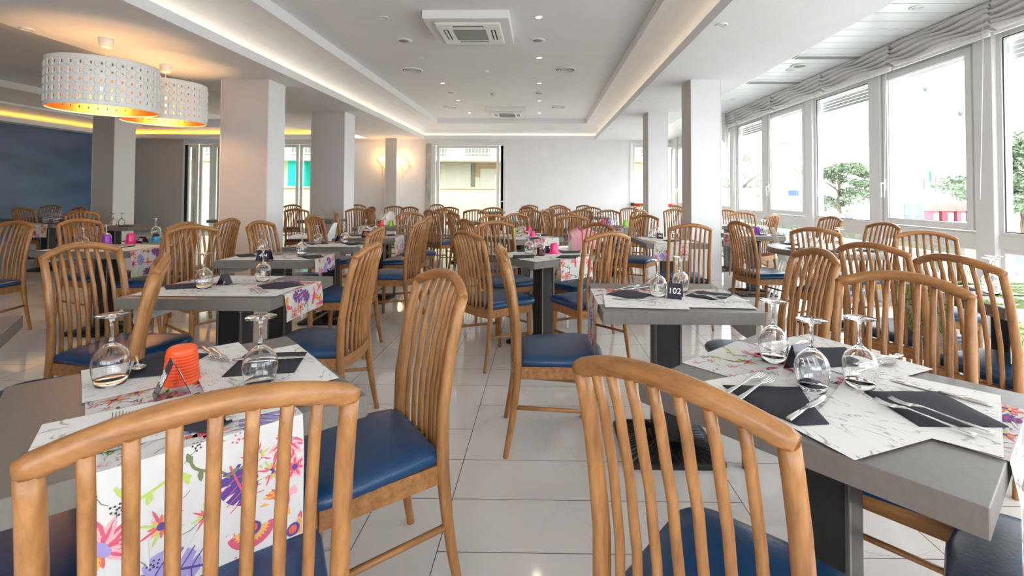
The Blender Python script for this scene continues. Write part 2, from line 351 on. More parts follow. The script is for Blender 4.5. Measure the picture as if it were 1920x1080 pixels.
# ------------------------------------------------------------------ ceiling
TXL, TXR, TYB = -3.74, 1.666, 15.38
def ceiling():
    T = .25
    # soffit left of the tray, right of it, behind it
    mb = MB()
    mb.box(-5.49, TXL - .03, YR, YB, ZS, ZS + .06)
    mb.box(TXR + .03, 3.10, YR, YB, ZS, ZS + .06)
    mb.box(TXL - .03, TXR + .03, TYB + .03, YB, ZS, ZS + .06)
    # fascias
    FH = .117
    mb.box(TXL - .03, TXL, YR, TYB + .03, ZS, ZS + FH); mb.box(TXR, TXR + .03, YR, TYB + .03, ZS, ZS + FH); mb.box(TXL, TXR, TYB, TYB + .03, ZS, ZS + FH)
    struct('ceiling', mb, M['ceil'])
    # crown between gutter and tray
    mb = MB()
    def prof(x_in, x_out, n=6):
        pts = []
        for i in range(n + 1):
            t = i / n; a = t * math.pi / 2
            pts.append((x_out + (x_in - x_out) * (1 - math.cos(a) * .999) * .9 + (x_in - x_out) * .1 * t, ZS + .07 + (2.08 - 1.70 - .07) * math.sin(a * .95) / math.sin(math.pi / 2 * .95)))
        return pts
    inL, inR, inB = -3.23, 1.37, 14.6
    L_ = prof(inL, TXL - .28); R_ = prof(inR, TXR + .28); B_ = prof(inB, YB - .005)
    nL = len(L_)
    for i in range(nL - 1):
        a, b = L_[i], L_[i + 1]; c, d = R_[i], R_[i + 1]; e, g = B_[i], B_[i + 1]
        n = len(mb.v)
        mb.v += [(a[0], YR, a[1]), (a[0], e[0], a[1]), (b[0], g[0], b[1]), (b[0], YR, b[1])]; mb.face((n, n + 1, n + 2, n + 3), 0, True)
        n = len(mb.v)
        mb.v += [(c[0], YR, c[1]), (c[0], e[0], c[1]), (d[0], g[0], d[1]), (d[0], YR, d[1])]; mb.face((n + 3, n + 2, n + 1, n), 0, True)
        n = len(mb.v)
        mb.v += [(a[0], e[0], a[1]), (c[0], e[0], c[1]), (d[0], g[0], d[1]), (b[0], g[0], b[1])]; mb.face((n, n + 1, n + 2, n + 3), 0, True)
    z2 = EYE + 2.08
    # small lip
    mb.box(inL - .01, inL + .07, YR, inB - .07, z2 - .003, ZT - .001); mb.box(inR - .07, inR + .01, YR, inB - .07, z2 - .003, ZT - .001); mb.box(inL - .01, inR + .01, inB - .07, inB + .01, z2 - .003, ZT - .001)
    struct('trim_1', mb, M['ceil'])
    mb = MB(); mb.box(inL - .6, inR + .6, YR, YB, ZT, ZT + .1); mb.box(TXL - .3, TXL - .285, YR, YB, ZS + .062, ZT); mb.box(TXR + .285, TXR + .3, YR, YB, ZS + .062, ZT)
    struct('ceiling', mb, M['ceil'])
    # hidden strips of light in the gutter (real lamps)
    MB().box(TXL - .20, TXL - .16, YR, TYB, ZS + .062, ZS + .072).build('led_strip', M['led'], label='warm white light strip hidden in the left gutter of the raised ceiling', cat='light strip')
    MB().box(TXR + .16, TXR + .20, YR, TYB, ZS + .062, ZS + .072).build('led_strip', M['led'], label='warm white light strip hidden in the right gutter of the raised ceiling', cat='light strip')
    mb = MB(); mb.box(TXL, TXR, TYB + .045, TYB + .065, ZS + .062, ZS + .072)
    mb.build('led_strip', M['led'], label='warm white light strip hidden in the far gutter of the raised ceiling', cat='light strip')
    # left side: step, slope, recess, amber cove
    mb = MB()
    h = lambda q: EYE + q
    YC = 14.9
    sec = [(-5.49, 1.70), (-5.49, 1.755), (-8.8, 2.07), (-8.8, 2.24), (-10.9, 2.24), (-10.9, 2.10), (-12.4, 2.06), (-12.4, 2.01), (-13.3, 1.90)]
    for i in range(len(sec) - 1):
        a, b = sec[i], sec[i + 1]
        mb.quad([(a[0], YR, h(a[1])), (b[0], YR, h(b[1])), (b[0], YC, h(b[1])), (a[0], YC, h(a[1]))])
    mb.quad([(XL, YC, h(1.70)), (-5.49, YC, h(1.70)), (-5.49, YC, h(2.3)), (XL, YC, h(2.3))][::-1]) if False else None
    # beam line along the back with its cove
    mb.quad([(XL, YC, h(1.995)), (-5.2, YC, h(1.995)), (-5.2, YC, h(2.3)), (XL, YC, h(2.3))])
    mb.quad([(XL, YC, h(1.995)), (-5.2, YC, h(1.995)), (-5.2, YB, h(1.88)), (XL, YB, h(1.88))])
    mb.box(XL, -5.2, YB - .30, YB - .27, ZS, ZS + .12)
    mb.box(XL + .35, XL + .38, YR, YB - .3, ZS, ZS + .12)
    mb.box(XL, XL + .38, YR, YB - .3, ZS - .005, ZS); mb.box(XL, -5.2, YB - .30, YB, ZS - .005, ZS)
    mb.box(XL, -5.4, YR, YB, h(2.3), h(2.4))
    mb.quad([(-5.2, YC, ZS), (-5.2, YB, ZS), (-5.2, YB, h(2.3)), (-5.2, YC, h(2.3))])
    struct('ceiling', mb, M['ceil'])
    MB().box(XL + .02, XL + .05, YR, YB - .1, ZS + .07, ZS + .08).build('led_strip', M['ledy'], label='amber light strip hidden in the cove above the blue wall', cat='light strip')
    MB().box(XL + .1, -5.3, YB - .05, YB - .02, ZS + .07, ZS + .08).build('led_strip', M['ledy'], label='amber light strip hidden in the cove above the left glass doors', cat='light strip')
    # glossy plank ceiling by the windows
    mb = MB(); p = .225; y = 4.355 - 40 * p
    while y < YB:
        if y + p > YR: mb.box(3.10, XW + .05, max(y, YR) + .009, min(y + p, YB) - .009, ZS + .0, ZS + .02)
        y += p
    mb.box(3.10, XW + .05, YR, YB, ZS + .02, ZS + .06, 1)
    struct('ceiling', mb, [M['plank'], M['vent']])
ceiling()

# ------------------------------------------------------------------ walls and pillars
# back wall with its openings: (x0, x1, ztop)
def X_at(px, Y, z=1.6):     # X of the upright line seen at pixel column px on the plane Y
    zz = z - EYE
    # solve along the row
    lo, hi = -40.0, 40.0
    for _ in range(60):
        mid = (lo + hi) / 2; d = Vector((mid, Y, zz)); q = PX + FPX * d.dot(_r) / d.dot(_fw)
        if q < px: lo = mid
        else: hi = mid
    return (lo + hi) / 2
def Z_at(px, py, Y):
    d = _fw + (px - PX) / FPX * _r + (PY - py) / FPX * _u
    return EYE + d.z * Y / d.y
OPEN = [(X_at(342, YB), X_at(596, YB), Z_at(400, 266, YB)), (X_at(799, YB), X_at(949, YB), Z_at(870, 268, YB)), (X_at(1180, YB), X_at(1283, YB), Z_at(1230, 266, YB))]
mb = MB(); x = XL
for a, b, zt in OPEN:
    mb.box(x, a, YB, YB + .25, -.1, ZS + .6, 0 if x > -8 else 1); mb.box(a, b, YB, YB + .25, zt, ZS + .6, 0); x = b
mb.box(x, XW + .1, YB, YB + .25, -.1, ZS + .6)
struct('wall_back', mb, [M['white'], M['greywall']])
struct('wall_rear', MB().box(XL, -3.4, YR - .2, YR, -.1, ZS + 1).box(-3.4, XW + .1, YR - .2, YR, -.1, .95).box(-3.4, XW + .1, YR - .2, YR, 2.55, ZS + 1).box(.2, .5, YR - .2, YR, .95, 2.55), M['greywall'])  # unseen rear wall, its openings shaped to hold back light from behind
struct('wall_left', MB().box(XL - .2, XL, YR, YB + .2, -.1, ZS + .02), M['blue'])
struct('trim_2', MB().box(XL - .2, XL, YR, YB + .2, ZS + .02, ZS + 1.2), M['ceil'])

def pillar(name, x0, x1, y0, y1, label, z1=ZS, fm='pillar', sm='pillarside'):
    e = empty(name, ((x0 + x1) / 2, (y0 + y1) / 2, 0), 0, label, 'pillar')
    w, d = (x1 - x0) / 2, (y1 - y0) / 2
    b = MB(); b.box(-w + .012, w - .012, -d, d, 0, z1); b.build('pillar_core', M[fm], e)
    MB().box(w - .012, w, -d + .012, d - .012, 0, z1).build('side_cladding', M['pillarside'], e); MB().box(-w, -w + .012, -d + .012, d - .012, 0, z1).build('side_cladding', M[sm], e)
    b = MB()
    for sx in (-1, 1): b.box(min(sx * w, sx * (w - .014)), max(sx * w, sx * (w - .014)), -d - .003, -d + .012, 0, z1, 0, .002)
    b.build('corner_bead', M['upvc'], e)
    return e
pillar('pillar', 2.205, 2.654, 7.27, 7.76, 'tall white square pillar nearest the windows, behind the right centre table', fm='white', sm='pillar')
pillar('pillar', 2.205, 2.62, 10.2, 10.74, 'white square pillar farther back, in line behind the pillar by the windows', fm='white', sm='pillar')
pillar('pillar', X_at(411, 7.27), X_at(502, 7.27), 7.27, 7.75, 'widest pillar, left of centre, behind the third table of the left row')
pillar('pillar', X_at(581.5, 10.2), X_at(645.5, 10.2), 10.2, 10.75, 'second pillar from the left aisle, just right of the widest pillar')
pillar('pillar', X_at(171.5, 10.2), X_at(213, 10.2), 10.2, 10.75, 'dim brown-grey pillar in front of the blue wall, under the pendant lamps', fm='greywall')
pillar('pillar', X_at(721.5, 15.17), X_at(743.5, 15.17), 15.17, YB, 'slim pilaster on the far wall between two glowing wall lamps')

# ------------------------------------------------------------------ window wall
def zh(ratio): return EYE + ratio * XW          # height of a line that keeps this ratio to the wall distance
ZG0, ZG1 = EYE - .067 * XW, EYE + .3386 * XW     # glass of the upper windows
ZRB = EYE - .0925 * XW                           # foot of the upper frame
ZL1, ZL0 = EYE - .1175 * XW, .12                 # lower pane
posts = [(3.63 + i * 1.194) * XW / 3.3 + .05 for i in range(-5, 9)]   # centres of the posts
mb = MB()
W2 = .10
for y in posts: mb.box(XW - .03, XW + .14, y - W2, y + W2, 0, ZS, 0, .006)
mb.box(XW, XW + .12, YR, YB, 0, ZL0, 0); mb.box(XW, XW + .12, YR, YB, ZL1, ZRB + .01, 0); mb.box(XW, XW + .12, YR, YB, ZG1 + .07, ZS + .02, 0)
struct('wall_right', mb, M['upvc'])
wi = 1
for i in range(len(posts) - 1):
    y0, y1 = posts[i] + W2, posts[i + 1] - W2
    if y1 > YB - .05: y1 = YB - .05
    if y1 < y0 + .3: continue
    sash = (i % 2 == 1)
    root = empty('window_%d' % wi, (XW + .04, (y0 + y1) / 2, ZRB)); root['kind'] = 'structure'; wi += 1
    hw = (y1 - y0) / 2; H_ = ZG1 + .07 - ZRB
    fr = MB(); t = .045 if not sash else .03
    def ring(b_, yy0, yy1, z0, z1, t_, x0, x1):
        b_.box(x0, x1, yy0, yy0 + t_, z0, z1, 0, .003); b_.box(x0, x1, yy1 - t_, yy1, z0, z1, 0, .003)
        b_.box(x0, x1, yy0 + t_, yy1 - t_, z0, z0 + t_, 0, .003); b_.box(x0, x1, yy0 + t_, yy1 - t_, z1 - t_, z1, 0, .003)
    ring(fr, -hw, hw, 0, H_, t, -.03, .05)
    gz0, gz1 = ZG0 - ZRB, ZG1 - ZRB
    fr.build('window_frame', M['upvc'], root)
    if sash:
        s_ = MB(); ring(s_, -hw + .036, hw - .036, .036, H_ - .036, .07, -.055, .0); so = s_.build('sash', M['upvc'], root)
        g = MB(); ring(g, -hw + .10, hw - .10, .10, H_ - .10, .008, -.04, -.03); g.build('gasket', M['gasket'], root)
        hd = MB(); hd.box(-.075, -.055, hw - .085, hw - .06, .42, .56, 0, .004); hd.box(-.11, -.075, hw - .08, hw - .065, .50, .515); hd.box(-.118, -.103, hw - .082, hw - .063, .34, .515, 0, .005)
        hd.build('handle', M['plastic'], root)
    else:
        g = MB(); ring(g, -hw + .045, hw - .045, .045, H_ - .045, .008, -.02, -.01); g.build('gasket', M['gasket'], root)
    p = MB(); p.box(-.012, -.006, -hw + .03, hw - .03, .03, H_ - .03); p.build('pane', M['pane'], root)
    # end of the outer roller shutter, let down a little, with rows of slots
    sh = MB(); dz = .17 if not sash else .07
    k = 0; zz = H_ - .03
    while zz > H_ - .03 - dz:
        sh.box(.085, .095, -hw + .02, hw - .02, zz - .040, zz - .002); zz -= .042
    sh.build('roller_shutter', M['upvc'], root)
    lp = MB(); ring(lp, -hw, hw, ZL0 - ZRB, ZL1 - ZRB, .04, -.02, .05); lp.build('lower_frame', M['upvc'], root)
    lp = MB(); lp.box(.0, .006, -hw + .03, hw - .03, ZL0 - ZRB + .03, ZL1 - ZRB - .03); lp.build('lower_pane', M['pane'], root)

# folded roman blinds above the windows
def blind(y0, y1, label):
    e = empty('roman_blind', (XW - .12, (y0 + y1) / 2, EYE + 1.515), 0, label, 'blind', 'gathered roman blinds above the windows')
    hw = (y1 - y0) / 2
    b = MB(); n = 40
    rr = random.Random(int(y0 * 100))
    for k in range(5):
        z = .17 - k * .05; d = .05 + .02 * rr.random()
        pts = []
        n0 = len(b.v)
        for i in range(n + 1):
            t = i / n; y = -hw + 2 * hw * t
            sag = .018 * math.sin(t * math.pi * 3 + k) + .006 * rr.random()
            b.v += [(.02, y, z + sag), (-.04 - .02 * rr.random(), y, z - .02 + sag), (-.02, y, z - .045 + sag * .6), (.02, y, z - .05)]
        for i in range(n):
            for j in range(3): b.face((n0 + i * 4 + j, n0 + i * 4 + 4 + j, n0 + i * 4 + 5 + j, n0 + i * 4 + 1 + j), 0, True)
    b.build('folded_cloth', M['blind'], e)
    b = MB(); b.box(-.03, -.005, -hw + .01, hw - .01, -.125, -.095, 0, .004); b.build('bottom_bar', M['plastic'], e)
    b = MB(); b.box(-.03, .1, -hw, hw, .155, .182, 0, .004); b.build('head_rail', M['upvc'], e)
    b = MB(); b.tube([(-.03, -hw + .06, .1), (-.035, -hw + .07, -.5), (-.03, -hw + .12, -1.55)], .0035, 5); b.build('pull_cord', M['plastic'], e)
ords = ['first', 'second', 'third', 'fourth', 'fifth', 'sixth', 'seventh', 'eighth', 'ninth']
bb = [2.4, 4.28, 5.5, 6.85, 8.35, 9.9, 11.45, 13.2]
lab = ['gathered pale blind above the nearest window at the right edge', 'gathered pale blind above the big window with the flags', 'gathered pale blind above the window with the nearest green tree',
       'gathered pale blind above the window with the tall street lamp', 'gathered pale blind above the narrow window left of the lamp window', 'gathered pale blind above the last window before the pillar', 'gathered pale blind seen beyond the pillar by the windows']
for i in range(len(bb) - 1): blind(bb[i] + .01, bb[i + 1] - .01, lab[i])
# loose sheer cloth hanging at the end of the blinds
def hang(x0, y0, z0, w, label):
    b = MB(); n = 10
    for i in range(n):
        t0, t1 = i / n, (i + 1) / n
        for j in range(6):
            s0, s1 = j / 6, (j + 1) / 6
            f = lambda t, s_: (x0 - w * t, y0 + .03 * math.sin(t * 22), z0 - (.75 - .55 * t) * s_ )
            b.quad([f(t0, s0), f(t1, s0), f(t1, s1), f(t0, s1)])
    b.build('sheer_curtain', M['blind'], label=label, cat='curtain')
hang(3.93, 10.35, ZS - .003, .42, 'short sheer cloth slanting down at the last window beside the pillar')
hang(3.6, 14.2, ZS - .003, .35, 'short sheer cloth hanging in the far corner between the two white pillars')

# ------------------------------------------------------------------ back doors
def ringbox(b, x0, x1, y0, y1, z0, z1, t):
    b.box(x0, x0 + t, y0, y1, z0, z1, 0, .004); b.box(x1 - t, x1, y0, y1, z0, z1, 0, .004); b.box(x0 + t, x1 - t, y0, y1, z1 - t, z1, 0, .004); b.box(x0 + t, x1 - t, y0, y1, z0, z0 + t, 0, .004)
def back_opening(n, a, b_, zt, cuts, jamb=False, name='door'):
    root = empty('%s_%d' % (name, n), ((a + b_) / 2, YB + .05, 0)); root['kind'] = 'structure'
    hw = (b_ - a) / 2
    f = MB(); ringbox(f, -hw, hw, -.07, .08, 0, zt, .07); f.build('door_frame', M['upvc'], root)
    for k in range(len(cuts) - 1):
        c0, c1 = cuts[k] - (a + b_) / 2, cuts[k + 1] - (a + b_) / 2
        f = MB(); ringbox(f, c0 + .02, c1 - .02, -.03, .03, .05, zt - .08, .09); lf = f.build('door_leaf', M['upvc'], root)
        p = MB(); p.box(c0 + .1, c1 - .1, -.006, .0, .13, zt - .16); p.build('pane', M['pane'], lf)
    return root
a, b_, zt = OPEN[0]
back_opening(1, a, b_, zt, [a + .08, X_at(371, YB), X_at(398, YB), X_at(470, YB), X_at(560, YB), b_ - .06])
cxx = (a + b_) / 2
MB().box(X_at(345, YB) - cxx, X_at(351, YB) - cxx, -.06, -.035, .1, zt - .1).build('dark_blind_strip', M['gasket'], bpy.data.objects['door_1'])
MB().box(X_at(391, YB) - cxx, X_at(409, YB) - cxx, .09, .2, .0, zt - .05).build('added_door_panel', M['beige'], bpy.data.objects['door_1'])  # added panel; its beige stands in for the door frame in shade
MB().box(X_at(352, YB) - cxx, X_at(363, YB) - cxx, .1, .12, .0, zt - .05).build('added_door_panel', M['stone'], bpy.data.objects['door_1'])
a, b_, zt = OPEN[1]
d2 = back_opening(2, a, b_, zt, [a + .08, X_at(817, YB), X_at(937, YB), b_ - .06])
hm = MB(); hm.box(X_at(938, YB) - (a + b_) / 2, X_at(946, YB) - (a + b_) / 2, -.12, -.1, Z_at(940, 378, YB) - .01, Z_at(940, 378, YB) + .015); hm.build('handle', M['chrome'], d2)
jb = MB(); jb.box(X_at(799, YB) - (a + b_) / 2 + .0, X_at(808, YB) - (a + b_) / 2, -.13, .1, 0, zt - .03); jb.build('stone_jamb', M['stone'], d2)
a, b_, zt = OPEN[2]
d3 = back_opening(3, a, b_, zt, [a + .08, (a + b_) / 2, b_ - .06])
zb = Z_at(1200, 383.5, YB)
for c0, c1 in ((X_at(1186, YB - .15), (a + b_) / 2 - .06), ((a + b_) / 2 + .06, X_at(1275, YB - .15))):
    f = MB(); f.tube([(c0 - (a + b_) / 2 + .04, -.2, zb), (c1 - (a + b_) / 2 - .04, -.2, zb)], .045, 10); pb = f.build('push_bar', M['red'], d3, label='red push bar')
    f = MB(); xq = c0 - (a + b_) / 2; f.box(xq - .03, xq + .05, -.24, -.04, zb - .06, zb + .06, 0, .01); xq = c1 - (a + b_) / 2; f.box(xq - .05, xq + .03, -.24, -.04, zb - .06, zb + .06, 0, .01); f.build('end_bracket', M['black'], pb)

# ------------------------------------------------------------------ ceiling fittings
def ac_unit(cx, y0, label):
    e = empty('air_conditioner', (cx, y0 + .53, ZT), 0, label, 'air conditioner')
    MB().box(-.53, .53, -.53, .53, -.105, 0, 0, .004).build('surround_box', M['ceil'], e)
    b = MB(); b.box(-.42, .42, -.42, .42, -.135, -.105, 0, .02); pn = b.build('panel', M['plastic'], e)
    b = MB()
    for i in range(22):
        y = -.2 + i * .4 / 21; b.box(-.21, .21, y - .005, y + .005, -.142, -.134)
    b.build('intake_grille', M['vent'], pn)
    for k in range(4):
        b = MB(); b.box(-.19, .19, -.335, -.275, -.139, -.1345); b.box(-.185, .185, -.318, -.292, -.144, -.139, 1)
        b.xf(Matrix.Rotation(k * math.pi / 2, 4, 'Z')); b.build('air_slot', [M['dark'], M['plastic']], pn)
ac_unit(-.945, 5.87, 'square ceiling air conditioner cassette nearest the camera')
ac_unit(-.955, 12.57, 'square ceiling air conditioner cassette at the far end')
def disc(kind, px, py, r, label, cat, z=ZT, group=None):
    x, y = at(px, py, z)
    e = empty(kind, (x, y, z), 0, label, cat, group)
    if kind == 'round_vent':
        MB().lathe([(r, 0), (r, -.012), (r * .86, -.022), (r * .84, -.012), (r * .84, 0)], 28).build('rim', M['plastic'], e)
        MB().lathe([(r * .84, -.004), (0.001, -.004)], 28).build('backing', M['dark'], e)
        for k in range(4):
            q = r * (.72 - .17 * k); MB().lathe([(q, -.02), (q - .018, -.008), (q - .026, -.01), (q - .008, -.024), (q, -.02)], 24, close=False).build('louvre_ring', M['plastic'], e)
    elif kind == 'speaker':
        MB().lathe([(r, 0), (r, -.01), (r * .8, -.02), (r * .62, -.012)], 24).build('rim', M['plastic'], e)
        MB().lathe([(r * .62, -.0125), (.001, -.016)], 24).build('grille', M['vent'], e)
    else:
        MB().lathe([(r, 0), (r, -.006), (r * .8, -.012), (r * .72, -.004)], 20, close=False).build('rim', M['plastic'], e)
        MB().lathe([(r * .74, -.004), (.001, -.005)], 20).build('lens', M['spot'] if kind == 'downlight' else M['plastic'], e)
        if kind == 'downlight':
            l = bpy.data.lights.new('downlight_lamp', 'SPOT'); l.energy = 14; l.color = (1, .85, .65); l.spot_size = 2.0; l.spot_blend = .8; l.shadow_soft_size = .04
            lo = bpy.data.objects.new('lamp_light', l); COL.objects.link(lo); lo.parent = e; lo.location = (0, 0, -.03)
for (px, py, lb) in [(1010, 31.7, 'lit round downlight beside the near air conditioner'), (1011, 107.7, 'second lit downlight of the right row, behind the near air conditioner'), (1011, 155.5, 'third lit downlight of the right row'),
                     (1011.6, 188.7, 'fourth lit downlight of the right row, beside the far air conditioner'), (1011.7, 211.5, 'farthest lit downlight of the right row'),
                     (829.7, 155.5, 'nearest lit downlight of the left row'), (859, 188, 'middle lit downlight of the left row'), (880, 211, 'farthest lit downlight of the left row')]:
    disc('downlight', px, py, .055, lb, 'ceiling light', group='downlights in the raised ceiling')
for (px, py, lb) in [(720, 33, 'unlit downlight left of the near air conditioner'), (788, 108.5, 'unlit downlight above the near left round vent')]:
    disc('unlit_downlight', px, py, .055, lb, 'ceiling light')
for (px, py, z, lb) in [(1353, 46, ZS, 'small unlit spot in the white soffit nearest the camera'), (1201.6, 189, ZS, 'small unlit spot in the right soffit, left of the far white pillar'), (1146, 242, ZS, 'small unlit spot in the right soffit nearest the far wall'),
                        (1719, 13.7, ZS - .001, 'spot in the glossy plank ceiling nearest the camera'), (1481, 131, ZS - .001, 'small spot next to the disc in the plank ceiling'), (1373, 186, ZS - .001, 'farthest small spot in the plank ceiling'),
                        (50, 54, ZS, 'small dark square spot in the soffit at upper left')]:
    disc('unlit_downlight', px, py, .06, lb, 'ceiling light', z)
for (px, py, z, lb) in [(757, 75.5, ZT, 'round ceiling speaker left of the near air conditioner'), (1008, 75, ZT, 'round ceiling speaker right of the near air conditioner'), (845, 173, ZT, 'small round ceiling speaker in the far left of the tray'),
                        (1010, 174, ZT, 'small round ceiling speaker in the far right of the tray'), (1499, 123, ZS - .001, 'round speaker disc in the glossy plank ceiling')]:
    disc('speaker', px, py, .115, lb, 'speaker', z)
for (px, py, lb) in [(772, 131, 'near left round ventilation grille in the raised ceiling'), (1059, 130, 'near right round ventilation grille in the raised ceiling'), (844, 200.5, 'far left round ventilation grille'), (1046, 200.5, 'far right round ventilation grille')]:
    disc('round_vent', px, py, .2, lb, 'vent', group='round ventilation grilles in the raised ceiling')
x, y = at(925, 175, ZT); MB().lathe([(.055, 0), (.05, -.035), (.03, -.05), (.001, -.052)], 16).build('smoke_detector', M['pot'], label='beige smoke detector on the raised ceiling', cat='smoke detector', loc=(x, y, ZT))
x, y = at(913, 131.5, ZT); MB().lathe([(.04, 0), (.035, -.02), (.012, -.05), (.001, -.055)], 12).build('ceiling_sensor', M['plastic'], label='small white pointed sensor in the middle of the raised ceiling', cat='sensor', loc=(x, y, ZT))
for y, lb in ((6.05, 'long slotted vent in the plank ceiling nearest the camera'), (7.44, 'long slotted vent in the plank ceiling farther back')):
    e = empty('slot_vent', (3.52, y, ZS), 0, lb, 'vent')
    MB().box(-.40, .40, -.075, .075, -.012, 0, 0, .003).build('frame', M['plastic'], e)
    b = MB()
    for k in range(4): b.box(-.38, .38, -.055 + k * .03, -.035 + k * .03, -.016, -.011)
    b.build('slat', M['vent'], e)

# ------------------------------------------------------------------ pendant lamps and wall lamps
def pendant(px, py, label, zt, zb, r):
    x, y = at(px, py, ZS)
    e = empty('pendant_lamp', (x, y, ZS), 0, label, 'pendant lamp', 'two white drum pendants')
    MB().lathe([(.07, 0), (.072, -.02), (.06, -.09), (.045, -.105), (.001, -.108)], 20).build('ceiling_rose', M['plastic'], e)
    MB().tube([(0, 0, -.1), (0, 0, zt - .1)], .005, 6).build('cord', M['plastic'], e)
    NC, NR, G = 36, 5, 6
    H_ = zt - zb
    def grid(rad, rev):
        b = MB(); cols, rows = NC * G, NR * G + 4
        z0 = zb; dzc = H_ / rows
        for j in range(rows + 1):
            for i in range(cols): a_ = 2 * math.pi * i / cols; b.v.append((rad * math.cos(a_), rad * math.sin(a_), z0 + j * dzc))
        for j in range(rows):
            for i in range(cols):
                i2 = (i + 1) % cols; u, v = i % G, (j - 2) % G
                inside = 2 <= j < rows - 2
                if inside and u == 5 and 2 <= v < 4: continue
                q = (j * cols + i, j * cols + i2, (j + 1) * cols + i2, (j + 1) * cols + i)
                b.face(q[::-1] if rev else q, 0, True)
        return b
    grid(r - .006, True).build('copper_lining', M['copper'], e, label='orange copper inner lining')
    b = grid(r, False)
    for k in range(NC):          # raised lids in front of the slots
        a_ = 2 * math.pi * (k + .5) / NC
        for j in range(NR):
            z = zb + H_ * ((j + .5) * G + 2) / (NR * G + 4) - .2 * H_ / (NR * G + 4); n = len(b.v)
            ca, sa = math.cos(a_), math.sin(a_); hw, hh = r * 2 * math.pi / NC * .30, H_ / (NR * G + 4) * 2.3
            pts = [(-1, 0), (-.6, -1), (.6, -1), (1, 0), (.6, 1), (-.6, 1)]
            b.v += [((r + .009) * ca - sa * u * hw * .85, (r + .009) * sa + ca * u * hw * .85, z + v * hh * .85) for u, v in pts] + [((r + .001) * ca - sa * u * hw * 1.1, (r + .001) * sa + ca * u * hw * 1.1, z + v * hh * 1.1) for u, v in pts]
            b.face([n + q for q in range(6)])
            for q in range(6): b.face((n + q, n + 6 + q, n + 6 + (q + 1) % 6, n + (q + 1) % 6))
    b.build('drum_shade', M['plastic'], e)
    for zz in (zb, zt): MB().lathe([(r + .004, zz - .007), (r + .004, zz + .007), (r - .008, zz + .007), (r - .008, zz - .007), (r + .004, zz - .007)], 48, close=False).build('rim', M['plastic'], e)
    b = MB(); b.lathe([(.02, zt - .1), (.022, zt - .16), (.02, zt - .17)], 12); b.build('lamp_holder', M['plastic'], e)
    b = MB(); b.lathe([(.015, zt - .17), (.045, zt - .24), (.05, zt - .28), (.03, zt - .315), (.001, zt - .32)], 16); b.build('bulb', M['bulb'], e)
    l = bpy.data.lights.new('pendant_light', 'POINT'); l.energy = 11; l.color = (1, .55, .25); l.shadow_soft_size = .14
    lo = bpy.data.objects.new('bulb_light', l); COL.objects.link(lo); lo.parent = e; lo.location = (0, 0, zt - .36)
pendant(199, 73, 'nearer white perforated drum pendant lamp with copper inside', -.30, -.80, .485)
pendant(311, 122, 'farther white perforated drum pendant lamp with copper inside', -.265, -.77, .47)
def sconce(px, py, label):
    x = X_at(px, YB - .1); z = Z_at(px, py, YB - .1)
    e = empty('wall_lamp', (x, YB - .02, z), 0, label, 'wall lamp', 'shell wall lamps beside the pilaster')
    b = MB(); pts = [(-.17, .02), (-.05, .2), (.08, .12), (.2, -.08), (.08, -.26), (-.06, -.12)]
    n = len(b.v); b.v += [(p[0], -.06, p[1]) for p in pts] + [(.02, -.2, -.02)]
    for k in range(6): b.face((n + k, n + (k + 1) % 6, n + 6))
    b.build('shell_shade', M['shell'], e)
    MB().box(-.03, .03, -.05, .0, -.08, .08, 0, .01).build('wall_bracket', M['chrome'], e)
    MB().tube([(0, -.03, -.08), (-.02, -.03, -.3), (0, -.02, -.5)], .006, 5).build('cord', M['chrome'], e)
    l = bpy.data.lights.new('sconce_light', 'POINT'); l.energy = 6; l.color = (1, .55, .22); l.shadow_soft_size = .05
    lo = bpy.data.objects.new('bulb_light', l); COL.objects.link(lo); lo.parent = e; lo.location = (0, -.26, .05)
sconce(754, 305, 'glowing shell wall lamp right of the slim pilaster')
sconce(716, 300, 'glowing shell wall lamp left of the slim pilaster')
# ------------------------------------------------------------------ chair
def spine(z):        # y of the back frame at height z (seat centre = 0, front = +y)
    pts = [(0, -.262), (.15, -.235), (.32, -.212), (.45, -.205), (.6, -.208), (.75, -.228), (.88, -.258), (.97, -.285)]
    for (a, ya), (b_, yb) in zip(pts, pts[1:]):
        if z <= b_: t = (z - a) / (b_ - a); t = t * t * (3 - 2 * t) * .5 + t * .5; return ya + (yb - ya) * t
    return pts[-1][1]
def seat_outline(ins=0.0):
    fw_, bw_, d0, d1, rf, rb = .235 - ins, .198 - ins, -.20 + ins, .225 - ins, .085, .03
    out = []
    def arc(cx, cy, r_, a0, a1, n=6):
        for i in range(n + 1):
            a_ = math.radians(a0 + (a1 - a0) * i / n); out.append((cx + r_ * math.cos(a_), cy + r_ * math.sin(a_)))
    arc(fw_ - rf, d1 - rf, rf, 0, 78); out.append((0, d1 + .012)); arc(-fw_ + rf, d1 - rf, rf, 102, 180)
    arc(-bw_ + rb, d0 + rb, rb, 185, 270, 3); arc(bw_ - rb, d0 + rb, rb, 270, 355, 3)
    return out
